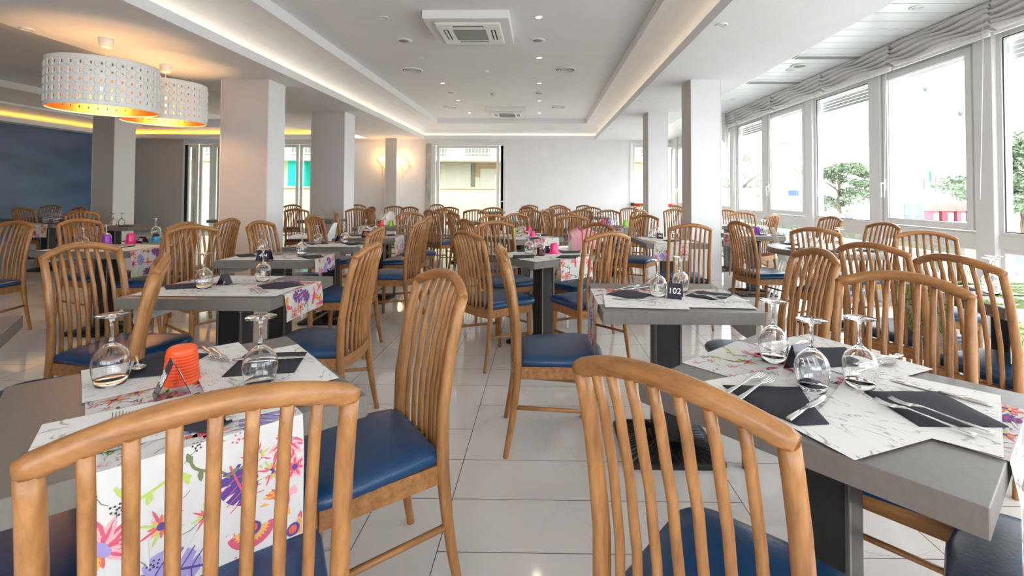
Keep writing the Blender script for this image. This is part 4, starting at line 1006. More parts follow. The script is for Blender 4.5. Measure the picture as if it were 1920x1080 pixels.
# ------------------------------------------------------------------ printed runners
RM = ['cloth', 'c_pink', 'c_red', 'c_orange', 'c_purple', 'c_lav', 'c_green', 'c_olive', 'c_dark', 'c_rose', 'c_leaf']
def motif_shapes(kind, rr):
    """list of (polygon, material index, layer) in a unit frame"""
    S = []
    def ell(cx, cy, a_, b_, rot, mi, ly, n=12):
        c, s_ = math.cos(rot), math.sin(rot)
        S.append(([(cx + a_ * math.cos(t) * c - b_ * math.sin(t) * s_, cy + a_ * math.cos(t) * s_ + b_ * math.sin(t) * c) for t in [2 * math.pi * i / n for i in range(n)]], mi, ly))
    def petal(ang, r0, r1, w, mi, ly, cx=0, cy=0):
        c, s_ = math.cos(ang), math.sin(ang); P = [(r0, -w * .3), (r0 + (r1 - r0) * .35, -w), (r0 + (r1 - r0) * .75, -w * .7), (r1, 0), (r0 + (r1 - r0) * .75, w * .7), (r0 + (r1 - r0) * .35, w), (r0, w * .3)]
        S.append(([(cx + x * c - y * s_, cy + x * s_ + y * c) for x, y in P], mi, ly))
    def line(pts, w, mi, ly):
        for (x0, y0), (x1, y1) in zip(pts, pts[1:]):
            d = math.hypot(x1 - x0, y1 - y0) or 1; nx, ny = -(y1 - y0) / d * w, (x1 - x0) / d * w
            S.append(([(x0 - nx, y0 - ny), (x1 - nx, y1 - ny), (x1 + nx, y1 + ny), (x0 + nx, y0 + ny)], mi, ly))
    if kind.startswith('monstera'):
        mi = int(kind[-1]) if kind[-1].isdigit() else rr.choice([4, 5]); O = []
        for i in range(28):
            t = 2 * math.pi * i / 28; r_ = .62 + .20 * math.cos(t) + .10 * math.cos(2 * t) ; O.append((math.sin(t) * r_ * 1.12, -math.cos(t) * r_ * 1.12 + .0 + (.18 if i in (0,) else 0)))
        S.append((O, mi, 1))
        for s_ in (-1, 1):
            for k in range(5):
                y = -.72 + k * .30; a_ = (-.45, -.15, .15, .45, .8)[k]; c, q = math.cos(a_), math.sin(a_); x0, x1, w = .2, 1.02, .055
                Pp = [(x0, 0), (x0 + .25, -w), (x1, -w * 1.6), (x1 + .05, 0), (x1, w * 1.6), (x0 + .25, w)]
                S.append(([(s_ * (x * c - z * q), y + x * q + z * c) for x, z in Pp], 0, 2))
        line([(0, -1.1), (0, .7)], .035, 1 if mi == 4 else 4, 3)
        for s_ in (-1, 1):
            for k in range(4): y = -.58 + k * .30; line([(0, y), (s_ * .6, y + .2)], .016, 1 if mi == 4 else 4, 3)
    elif kind == 'bird':
        ell(0, 0, .55, .2, .6, 1, 2); ell(.42, .34, .17, .14, .3, 2, 3); petal(.5, .55, .95, .06, 3, 3)
        for k in range(6): petal(2.2 + k * .17, .1, 1.05 - .06 * k, .10, (3, 2)[k % 2], 1)
        for k in range(4): petal(3.7 + k * .14, .3, 1.1, .06, (2, 9)[k % 2], 1)
        for k in range(4): petal(-.9 - k * .2, .05, .6, .08, 9, 1)
    elif kind == 'flower':
        m1, m2 = rr.choice([(1, 3), (9, 1), (2, 3), (1, 4)])
        for k in range(7): petal(2 * math.pi * k / 7, .15, 1.0, .24, m1, 1); petal(2 * math.pi * k / 7, .25, .8, .1, 9 if m1 != 9 else 1, 2)
        ell(0, 0, .34, .34, 0, m2, 3); ell(0, 0, .2, .2, 0, 4, 4)
        for k in range(10): ell(.42 * math.cos(k * .628), .42 * math.sin(k * .628), .05, .05, 0, m2, 4, 6)
    elif kind == 'lotus':
        for k, a_ in enumerate((.5, .95, 1.4, 1.85, 2.3, 2.75)): petal(a_, .05, 1.0 - .1 * abs(k - 2.5) * .3, .16, (1, 9)[k % 2], 1); petal(a_, .2, .75, .05, 9 if k % 2 == 0 else 1, 2)
        for k in range(5): petal(3.6 + k * .25, .1, .55, .07, (2, 3)[k % 2], 1)
        ell(0, .05, .3, .16, 0, 5, 3)
    elif kind == 'arc':
        for k in range(14):
            a_ = .2 + k * .2; petal(a_, .42, .8, .055, 3, 2)
        S.append(([(math.cos(t) * .98, math.sin(t) * .98) for t in [i * .22 for i in range(15)]] + [(math.cos(t) * .74, math.sin(t) * .74) for t in [i * .22 for i in range(14, -1, -1)]], 1, 1)) if False else None
        for k in range(14): t0, t1 = k * .22, k * .22 + .24; S.append(([(math.cos(t0), math.sin(t0)), (math.cos(t1), math.sin(t1)), (.68 * math.cos(t1), .68 * math.sin(t1)), (.68 * math.cos(t0), .68 * math.sin(t0))], 1, 1))
        ell(0, .12, .4, .34, 0, 4, 2); ell(0, .08, .25, .22, 0, 2, 3)
    elif kind == 'berries':
        mi = rr.choice([1, 9, 2, 8])
        for k in range(9): a_ = k * 2.4; r_ = .16 * math.sqrt(k); ell(r_ * math.cos(a_), .5 + r_ * math.sin(a_), .085, .085, 0, mi, 2, 7)
        line([(0, .4), (-.1, 0), (.1, -.5), (.05, -1)], .025, 7, 1)
    elif kind == 'vine':
        mi = rr.choice([6, 7]); P = [(-1 + .2 * i, .35 * math.sin(i * .55)) for i in range(11)]; line(P, .045, mi, 1)
        for i in range(1, 10, 2): petal(rr.random() * 6, 0, .38, .09, mi, 1, P[i][0], P[i][1])
    elif kind == 'burst':
        for k in range(16): petal(2 * math.pi * k / 16, .12, .6 + .4 * (k % 2), .07, (2, 6, 3, 1)[k % 4], 1)
        ell(0, 0, .2, .2, 0, 4, 2)
    elif kind == 'fern':
        line([(0, -1), (0, .9)], .03, 10, 1)
        for k in range(9):
            y = -.8 + k * .19
            for s_ in (-1, 1): petal(math.pi / 2 - s_ * .85, 0, .75 * (1 - abs(y) * .35), .07, (10, 6)[k % 2], 1, 0, y)
    elif kind == 'dots':
        mi = rr.choice([4, 9, 1, 8])
        for k in range(7): ell(-.9 + .3 * k, .3 * math.sin(k), .07, .07, 0, mi, 1, 7)
    return S
def runner(k, u0, u1, axis, hang0, hang1, label, seed=1, dens=1.0, kinds=None, close=True, group='floral print table runners', fixed=()):
    """cloth strip over a table. axis 'v': it runs along the table's y direction between u0 and u1; 'u': along x between v0, v1"""
    t = T[k]; half = (t['d'] if axis == 'v' else t['w']) / 2
    off = .0016 + ZT_ - .75; zt = .75 + off - .0006
    Ltot = hang0 + 2 * half + hang1 + .0
    r_ = .006
    rr = random.Random(seed)
    ph1, ph2 = rr.random() * 6, rr.random() * 6
    def S(s, c_, h=0.0):
        """s along the cloth from the first hanging end, c_ across, h = offset outward"""
        e0 = hang0; e1 = hang0 + 2 * half
        if s < e0:
            dz = e0 - s; out = half + .004 + .010 * min(1, dz / .08) * (1 + .5 * math.sin(c_ * 17 + ph1)) + h; p = (-out, zt - dz)
        elif s > e1:
            dz = s - e1; out = half + .004 + .010 * min(1, dz / .08) * (1 + .5 * math.sin(c_ * 17 + ph2)) + h; p = (out, zt - dz)
        else:
            q = s - e0 - half; p = (q * (half + .004) / half, zt + h)
        return (p[0], c_, p[1]) if axis == 'u' else (c_, p[0], p[1])
    b = MB()
    N, K = int(Ltot / .03) + 2, 12
    ss = [Ltot * i / N for i in range(N + 1)] + [hang0, hang0 + 2 * half, hang0 - .004, hang0 + 2 * half + .004, hang0 + .004, hang0 + 2 * half - .004]
    ss = sorted(set(round(x, 4) for x in ss if 0 <= x <= Ltot))
    for s in ss:
        for j in range(K + 1): b.v.append(S(s, u0 + (u1 - u0) * j / K))
    for i in range(len(ss) - 1):
        for j in range(K): a_ = i * (K + 1) + j; b.face((a_, a_ + 1, a_ + K + 2, a_ + K + 1), 0, False)
    kinds = kinds or ['monstera', 'bird', 'flower', 'lotus', 'berries', 'vine', 'burst', 'arc', 'monstera', 'vine', 'berries', 'dots']
    placed = []
    folds = [hang0, hang0 + 2 * half]
    def place(kind, s, c_, size, rot):
        ca, sa = math.cos(rot), math.sin(rot)
        for P, mi, ly in motif_shapes(kind, rr):
            Q = []; 
            for x, y in P: Q.append((s + (x * ca - y * sa) * size, c_ + (x * sa + y * ca) * size))
            if any(q[0] < .004 or q[0] > Ltot - .004 or q[1] < u0 + .003 or q[1] > u1 - .003 for q in Q): 
                Q = [(min(max(q[0], .004), Ltot - .004), min(max(q[1], u0 + .003), u1 - .003)) for q in Q]
            for fo in folds:
                if min(q[0] for q in Q) < fo < max(q[0] for q in Q): Q = [(min(q[0], fo - .001) if s < fo else max(q[0], fo + .001), q[1]) for q in Q]
            if len(Q) > 4:
                cx_ = sum(q[0] for q in Q) / len(Q); cy_ = sum(q[1] for q in Q) / len(Q); n0 = len(b.v)
                b.v.append(S(cx_, cy_, .0005 + .0003 * ly)); b.v += [S(q[0], q[1], .0005 + .0003 * ly) for q in Q]
                for i in range(len(Q)): b.face((n0, n0 + 1 + i, n0 + 1 + (i + 1) % len(Q)), mi)
            else:
                n0 = len(b.v); b.v += [S(q[0], q[1], .0005 + .0003 * ly) for q in Q]; b.face(range(n0, n0 + len(Q)), mi)
    for f_ in fixed: placed.append((f_[1], f_[2], f_[3])); place(*f_)
    tries = int(1500 * dens)
    for _ in range(tries):
        kind = rr.choice(kinds); size = {'monstera': .062, 'bird': .055, 'flower': .045, 'lotus': .055, 'arc': .06, 'berries': .028, 'vine': .06, 'burst': .036, 'dots': .04, 'fern': .085}[kind] * (.8 + .4 * rr.random())
        s, c_ = rr.random() * Ltot, u0 + rr.random() * (u1 - u0)
        if any(math.hypot(s - q[0], c_ - q[1]) < (size + q[2]) * .66 for q in placed): continue
        if any(abs(s - fo) < size * .35 for fo in folds): continue
        if not close and (hang0 + .01 < s < hang0 + 2 * half - .01) and rr.random() < .5: continue
        placed.append((s, c_, size)); place(kind, s, c_, size, rr.random() * 6.28)
    ms = [M[q] for q in RM]
    b.build('table_runner', ms, None, label, 'table runner', group, loc=(t['c'][0], t['c'][1], 0), rz=t['rz'])
# ------------------------------------------------------------------ what lies on the near tables
runner('T1', -.19, .19, 'v', .27, .10, 'large floral runner hanging down the front of the front left table', 5, 2.0, kinds=['monstera', 'lotus', 'flower', 'berries', 'vine', 'burst', 'vine', 'vine', 'berries', 'dots', 'bird'], fixed=[('monstera4', .145, .065, .058, 1.2), ('monstera5', .035, -.045, .068, .3), ('lotus', .225, .155, .05, 1.5), ('lotus', .13, -.165, .062, -.6), ('burst', .135, -.075, .04, 0), ('burst', .12, .0, .03, 1), ('arc', .06, .085, .048, 1.6), ('vine', .215, -.09, .06, 1.9), ('vine', .2, .01, .06, -.4), ('bird', .1, .15, .05, 2.4), ('flower', .16, .17, .03, 0), ('arc', .02, .165, .04, .5), ('lotus', .03, -.14, .05, 2.2)])
runner('T311', -.13, .22, 'u', .20, .26, 'floral runner across the front right table', 12, 1.3)
runner('T102', -.20, .18, 'u', .26, .18, 'floral runner across the right centre table, hanging on its left side', 23)
runner('T2', -.22, .17, 'u', .16, .14, 'floral runner across the second table of the left row', 36, kinds=['monstera', 'bird', 'flower', 'vine', 'bird', 'monstera'])
runner('T3', -.20, .17, 'u', .14, .13, 'floral runner across the third table of the left row', 41)
runner('T4', -.18, .17, 'u', .12, .11, 'floral runner across the fourth table of the left row', 52)
runner('T5', -.20, .17, 'u', .12, .20, 'floral runner on the table with the black and orange sign', 63)
runner('T6', -.24, .14, 'v', .14, .1, 'floral runner on the table with the red and lime cups', 67)
runner('TC', -.09, .27, 'v', .17, .15, 'floral runner hanging from the cornerwise table with the pink cup', 74, kinds=['bird', 'monstera', 'flower', 'vine'])
runner('TC2', -.10, .27, 'v', .09, .1, 'floral runner on the cornerwise table with the green cup', 85)
runner('TR', -.245, .12, 'v', .18, .1, 'floral runner hanging toward the camera before the tall white pillar', 96)
runner('TL1', -.20, .18, 'u', .12, .23, 'floral runner hanging on the right of the table with purple, pink and blue cups', 17, kinds=['bird', 'monstera', 'flower', 'burst', 'vine'])
runner('TG', -.08, .34, 'u', .27, .1, 'cream runner with green palm leaves on the left side of the right edge table', 28, kinds=['fern'], group='palm leaf runners')
runner('TG', -.34, .04, 'v', .25, .1, 'cream runner with green palm leaves on the near side of the right edge table', 29, kinds=['fern'], group='palm leaf runners')
runner('TW', -.2, .16, 'u', .15, .1, 'floral runner on the table beyond the round table', 39)
runner('TW2', -.2, .16, 'u', .2, .1, 'floral runner on the window table beside the tall white pillar', 40)
runner('TF1', .02, .33, 'v', .17, .1, 'floral runner on the far table with red and lime cups', 43)
runner('TL4', -.3, .1, 'v', .2, .1, 'floral runner on the dark table before the dim left pillar', 47)
runner('TL2', -.1, .3, 'v', .2, .1, 'floral runner on the nearer table before the blue wall', 48)

# front left table
def P(p, dx=0, dy=0): v_ = Vector(at(*p)); return (v_.x + dx, v_.y + dy)
placemat(at(152, 697), at(455, 642), 'white paper placemat under the upturned glass at the far left of the front left table', -1, .40, .30, lv=0)
placemat(at(558, 648), at(635, 711), 'white paper placemat at the right corner of the front left table', -1, .40, .30, lv=2)
placemat(at(79, 799), at(360, 742), 'white paper placemat at the front edge of the front left table, over the runner', -1, .50, .235, lv=1)
napkin([(415.6, 711), (460, 668), (575.6, 664), (552, 702)], 'charcoal napkin under the right glass of the front left table')
napkin([(240, 713), (252, 683), (300, 664), (392, 667), (366, 681), (328, 705)], 'charcoal napkin behind the orange cup')
napkin([(333, 757), (372, 741), (415, 748), (436, 795), (392, 816), (325, 812)], 'charcoal napkin behind the top rail of the front left chair')
gpx(207, 722, 'upturned wine glass at the far left corner of the front left table'); gpx(487, 727, 'upturned wine glass on the white mat, right half of the front left table')
cpx(340, 716, M['k_orange'], 'bright orange ribbed plastic cup upside down on the front left table', h=.098, r0=.042, r1=.034, ribs=True)
tent(322, 742, math.radians(43 + 90), '308', 'black number sign seen side on beside the orange cup', h=.085, sp=.036)
cutl('table_knife', (437, 684), (590, 677), 'knife lying across the napkin under the right glass, front left table', .011)
cutl('fork', (380, 653), (404, 680), 'left one of two crossed forks beside the orange cup', .004); cutl('fork', (398, 656), (424, 684), 'right one of two crossed forks beside the orange cup', .004)
cutl('spoon', (254, 676), (264, 720), 'spoon shining orange beside the left glass of the front left table', .012)
cutl('fork', (212, 850), (222, 775), 'left fork seen behind the top rail of the front left chair', .004); cutl('fork', (236, 850), (248, 768), 'right fork seen behind the top rail of the front left chair', .004)
cutl('table_knife', (430, 800), (392, 738), 'knife lying on the napkin behind the top rail, front left table', .012)

# the front right table
placemat(at(1602.5, 866.5), at(1310, 712), 'white paper placemat at the near edge of the front right table, forks on it', -1, .43, .29, lv=1)
placemat(at(1882.5, 862.5), at(1665, 803.5), 'white paper placemat at the right corner of the front right table', -1, .32, .41, lv=2)
placemat(at(1750, 694), at(1560, 640), 'white paper placemat at the far right edge of the front right table', 1, .40, .29, lv=0)
napkin([(1355, 727), (1500, 731), (1517, 757), (1555, 800), (1498, 803), (1420, 770)], 'charcoal napkin with two forks at the near side of the front right table')
napkin([(1620, 739), (1760, 739), (1892, 806), (1725, 805)], 'large charcoal napkin at the right of the front right table')
napkin([(1480, 657), (1585, 655), (1611, 672), (1608, 688), (1535, 694), (1500, 680)], 'charcoal napkin at the far side of the front right table behind the glasses')
gpx(1450, 678, 'upturned wine glass, leftmost of the three on the front right table'); gpx(1523, 733, 'upturned wine glass, middle one of the three on the front right table'); gpx(1613, 727, 'upturned wine glass, right one of the three on the front right table')
tent(1506, 700, math.radians(14), '311', 'black number sign among the glasses of the front right table', w=.075, h=.08)
cutl('fork', (1362, 745), (1448, 703), 'farther of two forks at the near side of the front right table', .010); cutl('fork', (1385, 757), (1456, 716), 'nearer of two forks at the near side of the front right table', .010)
cutl('table_knife', (1478, 800), (1550, 752), 'bright knife at the near side of the front right table', .012)
cutl('fork', (1832, 828), (1608, 752), 'nearer fork on the large napkin of the front right table', .011); cutl('fork', (1866, 824), (1635, 750), 'farther fork on the large napkin of the front right table', .011)
cutl('table_knife', (1862, 767), (1650, 712), 'long knife above the large napkin of the front right table', .004)
cutl('fork', (1600, 688), (1683, 677), 'fork lying right of the right hand glass on the front right table', .010); cutl('spoon', (1604, 700), (1652, 690), 'spoon lying right of the right hand glass on the front right table', .004)
cutl('table_knife', (1468, 668), (1512, 645), 'knife lying by the leftmost glass on the front right table', .010)

# the right centre table
placemat(tl('T102', -.34, -.27), tl('T102', -.02, -.3), 'white paper placemat on the left half of the right centre table', 1, .38, .29, lv=1)
placemat(tl('T102', .02, -.26), tl('T102', .34, -.28), 'white paper placemat on the right half of the right centre table', 1, .33, .28, lv=1)
napkin([(1135.6, 553.6), (1172, 545), (1223, 555), (1206, 561.5), (1177, 561.8)], 'charcoal napkin on the left half of the right centre table')
napkin([(1284, 557), (1307, 548), (1375, 554), (1361, 562), (1335, 564.5)], 'charcoal napkin on the right half of the right centre table')
gpx(1234, 557, 'upturned wine glass left of the number sign of the right centre table'); gpx(1276, 547.5, 'upturned wine glass behind the number sign of the right centre table')
tent(1266, 560, math.radians(-22), '102', 'dark violet number sign on the right centre table', w=.07, h=.072, sp=.036)
cutl('fork', (1362, 570.5), (1300, 557), 'left fork on the right napkin of the right centre table', .012); cutl('fork', (1405, 570), (1322, 560), 'right fork on the right napkin of the right centre table', .012)
cutl('fork', (1150, 546), (1190, 540), 'left fork behind the left napkin of the right centre table', .004); cutl('table_knife', (1165, 547), (1208, 540.5), 'knife behind the left napkin of the right centre table', .004)
cutl('table_knife', (1232, 566), (1175, 563.5), 'knife in front of the left napkin of the right centre table', .004)

# second table of the left row
placemat(tl('T2', -.36, -.29), tl('T2', -.02, -.29), 'white paper placemat on the left half of the second table of the left row', 1, lv=1)
placemat(tl('T2', .02, -.29), tl('T2', .38, -.27), 'white paper placemat on the right half of the second table of the left row', 1, .36, lv=1)
placemat(tl('T2', -.3, .31), tl('T2', .1, .31), 'white paper placemat at the far edge of the second table of the left row', -1, .40, .25, lv=0)
napkin([(307, 537.5), (365, 532.7), (394, 531.5), (366, 542), (311, 545)], 'charcoal napkin on the left of the second table of the left row')
napkin([(481, 537.5), (517, 531.5), (555, 532), (570, 536), (526, 544), (493, 543.5)], 'charcoal napkin on the right of the second table of the left row')
gpx(382, 541, 'upturned wine glass left of the side-on sign, second left table'); gpx(493, 528, 'upturned wine glass right of the side-on sign, second left table')
tent(421, 535, math.radians(92), '', 'black number sign seen exactly from its side on the second left table', w=.06, h=.062, sp=.028)
cutl('fork', (490, 553), (466, 541), 'fork left of the right napkin on the second left table', .004); cutl('fork', (502, 551), (478, 540), 'second fork left of the right napkin on the second left table', .004)
cutl('fork', (393, 543), (408, 524), 'fork beside the left glass on the second left table', .004)
# the third table of the left row
placemat(tl('T3', -.34, -.27), tl('T3', .0, -.27), 'white paper placemat on the left half of the third table of the left row', 1, lv=1)
placemat(tl('T3', .0, -.26), tl('T3', .34, -.26), 'white paper placemat on the right half of the third table of the left row', 1, .34, lv=1)
napkin([(439, 479), (475, 477), (482, 482), (450, 484)], 'charcoal napkin on the left of the third table of the left row'); napkin([(556, 481.5), (602, 479), (607, 484), (577, 487)], 'charcoal napkin on the right of the third table of the left row')
gpx(491, 473, 'upturned wine glass before the number sign of the third left table'); gpx(566, 478, 'upturned wine glass right of the number sign of the third left table')
tent(496, 489, math.radians(0), '404', 'black number sign facing front on the third table of the left row', w=.10, h=.075)
cutl('fork', (545, 487), (525, 480), 'fork left of the right napkin on the third table of the left row', .004)
# table behind 404
placemat(tl('T4', -.30, -.27), tl('T4', .0, -.27), 'white paper placemat on the left of the fourth table of the left row', 1, lv=1)
placemat(tl('T4', .0, -.25), tl('T4', .34, -.25), 'white paper placemat on the right of the fourth table of the left row', 1, .33, lv=1)
napkin([(570, 458), (612, 455.5), (616, 458), (585, 460)], 'charcoal napkin on the left of the fourth table of the left row'); napkin([(642, 458), (675, 455.5), (684, 459), (655, 461)], 'charcoal napkin on the right of the fourth table of the left row')
gpx(596, 458, 'upturned wine glass on the left of the fourth table of the left row'); gpx(646, 455.5, 'upturned wine glass on the right of the fourth table of the left row')
tent(636, 453.5, math.radians(80), '', 'black number sign seen from its side on the fourth table of the left row', w=.06, h=.07)
# sign with orange mark
placemat(tl('T5', -.3, -.24), tl('T5', .1, -.24), 'white paper placemat on the table with the black and orange sign', 1, lv=1)
napkin([(655, 442), (682, 441), (684, 443.5), (660, 444)], 'charcoal napkin left of the black and orange sign')
napkin([(722, 441), (738, 440), (742, 442), (728, 443)], 'charcoal napkin right of the black and orange sign')
gpx(686, 441, 'upturned wine glass behind the black and orange sign'); gpx(704, 440, 'upturned wine glass right of the black and orange sign')
e = tent(687, 446, math.radians(-8), '107', 'black number sign with an orange mark', w=.09, h=.075)
b = MB(); b.box(-.02, .02, -.022, -.020, .048, .066, 0, .0005); b.build('orange_mark', M['k_orange'], e, label='orange mark')
# red and lime cups
cpx(715, 424.5, M['k_red'], 'red plastic cup on the table in front of the slim pilaster', h=.10); cpx(733, 424, M['k_green'], 'lime green cup beside the red cup', h=.09)
gpx(722, 423, 'upturned wine glass left of the lime green cup'); gpx(741, 424, 'upturned wine glass right of the lime green cup')
placemat(tl('T6', -.3, -.3), tl('T6', .1, -.3), 'white paper placemat on the table with the red and lime cups', 1, lv=1)
napkin([(690, 424), (712, 423), (715, 425), (696, 426)], 'charcoal napkin left of the red cup')
# cornerwise table, pink cup
placemat(tl('TC', -.345, -.05), tl('TC', -.345, -.305), 'white paper placemat at the near left of the cornerwise table with the pink cup', 1, .27, .3, lv=1)
placemat(tl('TC', -.05, -.29), tl('TC', .3, -.29), 'white paper placemat at the near right of the cornerwise table with the pink cup', 1, .36, .25, lv=1)
placemat(tl('TC', -.34, .0), tl('TC', .0, .0), 'white paper placemat at the far left of the cornerwise table with the pink cup', 1, .36, .28, lv=0)
napkin([(962, 480), (1002, 479), (1001, 485), (961, 486)], 'charcoal napkin at the near left of the cornerwise table with the pink cup')
napkin([(1041, 485), (1052, 480), (1089, 479.5), (1079, 486)], 'charcoal napkin at the near right of the cornerwise table with the pink cup')
napkin([(969, 470), (988, 469), (989, 473), (970, 473.5)], 'charcoal napkin at the far left of the cornerwise table with the pink cup'); napkin([(1049, 473), (1082, 472), (1088, 476), (1056, 476.5)], 'charcoal napkin at the far right of the cornerwise table with the pink cup')
cpx(1039, 476, M['k_pink'], 'bright pink faceted cup on the cornerwise centre table', h=.092, r0=.042, r1=.03)
cpx(1013, 480, M['k_orange'], 'pale orange cup inside an upturned glass on the cornerwise centre table', h=.075, r0=.03, r1=.026)
gpx(992, 475.5, 'upturned wine glass left of the pale orange cup'); gpx(1013, 480, 'upturned wine glass over the pale orange cup')
tent(1024, 474, math.radians(20), '', 'small violet number sign between the orange and pink cups', w=.05, h=.055)
cutl('table_knife', (975, 489), (1000, 486), 'knife before the near left napkin, pink cup table', .004); cutl('fork', (1040, 490), (1026, 478), 'fork left of the near right napkin, pink cup table', .004)
# green cup table
placemat(tl('TC2', -.3, -.33), tl('TC2', .1, -.33), 'white paper placemat on the cornerwise table with the green cup', 1, lv=1); placemat(tl('TC2', -.2, .32), tl('TC2', .2, .32), 'white paper placemat at the far side of the green cup table', -1, lv=0)
cpx(963, 443, M['k_green'], 'tall lime green cup on the cornerwise table', h=.10, r0=.034, r1=.03); cpx(998, 444, M['k_pink'], 'nearer pink cup stacked before another on the green cup table', h=.07, r0=.035, r1=.03); cpx(992, 439, M['k_pink'], 'farther pink cup on the green cup table', h=.09, r0=.035, r1=.03)
gpx(973, 443, 'upturned wine glass right of the tall lime cup'); gpx(980, 440, 'upturned wine glass between the lime and the pink cups')
napkin([(985, 447), (1010, 446), (1018, 448), (996, 449)], 'charcoal napkin near the corner of the green cup table'); napkin([(1010, 441), (1022, 440), (1026, 442), (1014, 443)], 'charcoal napkin at the right of the green cup table')
# before the tall pillar
placemat(tl('TR', -.18, -.38), tl('TR', .22, -.38), 'white paper placemat on the table before the tall white pillar', 1, lv=1); placemat(tl('TR', -.27, .0), tl('TR', .13, .0), 'white paper placemat at the far side of the table before the tall white pillar', 1, lv=0)
tent(1237, 448, math.radians(-10), '105', 'dark violet number sign on the table before the tall white pillar', w=.07, h=.06)
gpx(1224, 446, 'upturned wine glass left of the sign before the tall white pillar'); gpx(1231, 442, 'upturned wine glass behind the sign before the tall white pillar'); gpx(1266, 441, 'upturned wine glass at the right of the table before the tall white pillar')
napkin([(1242, 452), (1262, 450), (1277, 453), (1258, 455)], 'charcoal napkin on the table before the tall white pillar')
# left table with cups
placemat(tl('TL1', -.38, -.29), tl('TL1', .02, -.29), 'white paper placemat at the near left of the table with purple, pink and blue cups', 1, lv=1); placemat(tl('TL1', .0, .29), tl('TL1', .38, .29), 'white paper placemat at the far right of the table with purple, pink and blue cups', -1, .38, lv=0)
placemat(tl('TL1', .03, -.28), tl('TL1', .39, -.28), 'white paper placemat at the near right of the table with purple, pink and blue cups', 1, .36, lv=0)
cpx(200, 459, M['k_purple'], 'purple cup on the table at left'); cpx(245, 457, M['k_pink'], 'crimson pink cup on the table at left', h=.105); cpx(292, 453.5, M['k_blue'], 'blue cup under an upturned glass on the table at left', h=.085, r0=.038, r1=.027)
gpx(156, 466, 'upturned wine glass behind the large left chair'); g_ = gpx(292, 453.5, 'upturned wine glass over the blue cup'); g_.location.z += .055; gpx(199, 457, 'upturned wine glass behind the purple cup')
tent(267, 456, math.radians(-15), '306', 'black number sign between the pink and the blue cups', w=.08, h=.06)
napkin([(222, 466), (252, 463), (255, 461), (228, 465), (222, 468)][:4], 'charcoal napkin at the near right of the table with purple, pink and blue cups'); napkin([(222, 454), (238, 452), (262, 452), (250, 455)], 'charcoal napkin behind the pink cup')
# left edge table: bare

# round table, window tables
tr_ = [(-.33, -.1), (-.17, -.2), (-.1, .05), (.05, -.15), (.2, .1)]
for i, (u, v) in enumerate(tr_): x, y = tl('RT', u, v); glass(x, y, '%s upturned wine glass from the left on the round table' % ['first', 'second', 'third', 'fourth', 'fifth'][i])
for i, a_ in enumerate((200, 250, 310, 20, 120)):
    ca, sa = math.cos(math.radians(a_)), math.sin(math.radians(a_)); x, y = tl('RT', .36 * ca, .36 * sa); s_ = [(-.06, -.09), (.06, -.09), (.08, .07), (-.07, .09)]
    w_ = ['left', 'near left', 'near right', 'right', 'far left'][i]
    napkin([(x + p[0] * sa + p[1] * ca, y - p[0] * ca + p[1] * sa) for p in s_], 'charcoal napkin at the %s of the round table' % w_, world=True)
    q = tl('RT', .36 * ca - .14 * sa * 1.0 - .12 * ca, .36 * sa + .14 * ca - .12 * sa)
def gen(k, gl, nap, mats, cups=(), ph=None):
    ph = ph or T[k]['ph']
    od = ['leftmost', 'second', 'third', 'fourth', 'fifth'] if len(gl) > 2 else ['left', 'right']
    gl = sorted(gl)
    for i, (u, v) in enumerate(gl): x, y = tl(k, u, v); glass(x, y, ('%s upturned wine glass on %s' % (od[i], ph)) if len(gl) > 1 else 'upturned wine glass on ' + ph)
    for i, (u, v) in enumerate(nap):
        pts = [tl(k, u + a_, v + c_) for a_, c_ in ((-.09, -.06), (.07, -.07), (.10, .06), (-.06, .07))]; napkin(pts, 'charcoal napkin on the %s of %s' % (('left', 'right', 'far side')[i], ph) if len(nap) > 1 else 'charcoal napkin on ' + ph, world=True)
    for i, (u, v) in enumerate(mats): placemat(tl(k, u, v), tl(k, u + .3, v), ('white paper placemat on the %s of %s' % (('left', 'right')[i], ph)) if len(mats) > 1 else 'white paper placemat on ' + ph, 1, .32, .27, lv=1)
    for u, v, m_, lb in cups: x, y = tl(k, u, v); cup(x, y, M[m_], lb + ' on ' + ph)
gen('TG', [(-.12, -.02), (-.02, .08)], [(-.2, .1)], [(-.3, -.05), (.02, -.3)])
gen('TW', [(-.2, .1), (-.12, .0), (.16, .05), (.22, .12)], [(.05, -.1), (.25, -.15)], [(-.3, -.27), (.03, -.27)], [(.12, .12, 'k_purple', 'purple cup')])
tent(1424, 438, math.radians(0), '20', 'violet number sign on the table beyond the round table', w=.09, h=.07)
gen('TW2', [(-.25, .0), (-.15, .1)], [(.1, -.1)], [(-.3, -.27), (.03, -.27)])
gen('TF1', [(-.25, .0), (-.12, .1), (.0, .0), (.1, .12)], [(.1, -.2)], [(-.3, -.3)], [(-.1, .05, 'k_pink', 'crimson cup'), (.0, .18, 'k_purple', 'purple cup'), (.26, .1, 'k_green', 'lime cup')])
gen('TF2', [(.1, -.1), (.22, .0)], [(-.1, -.2)], [(-.3, -.3)], [(-.1, .1, 'k_yellow', 'yellow cup'), (.02, .1, 'k_sky', 'sky blue cup')])
gen('TF3', [(.0, .1)], [(-.1, -.1)], [(-.3, -.3), (.02, -.3)])
gen('TF4', [(-.2, .0), (.05, .0), (.17, .02)], [(-.1, -.2), (.15, -.2)], [])
gen('TF5', [(-.1, .0), (.1, .0)], [(.0, -.2)], [(-.3, -.3)])
gen('TF7', [(-.1, .0), (.1, .0)], [(.0, -.2)], [(-.3, -.3)], [(.2, .1, 'k_red', 'red cup')])
gen('TM', [(.0, .0)], [(-.1, -.15)], [])
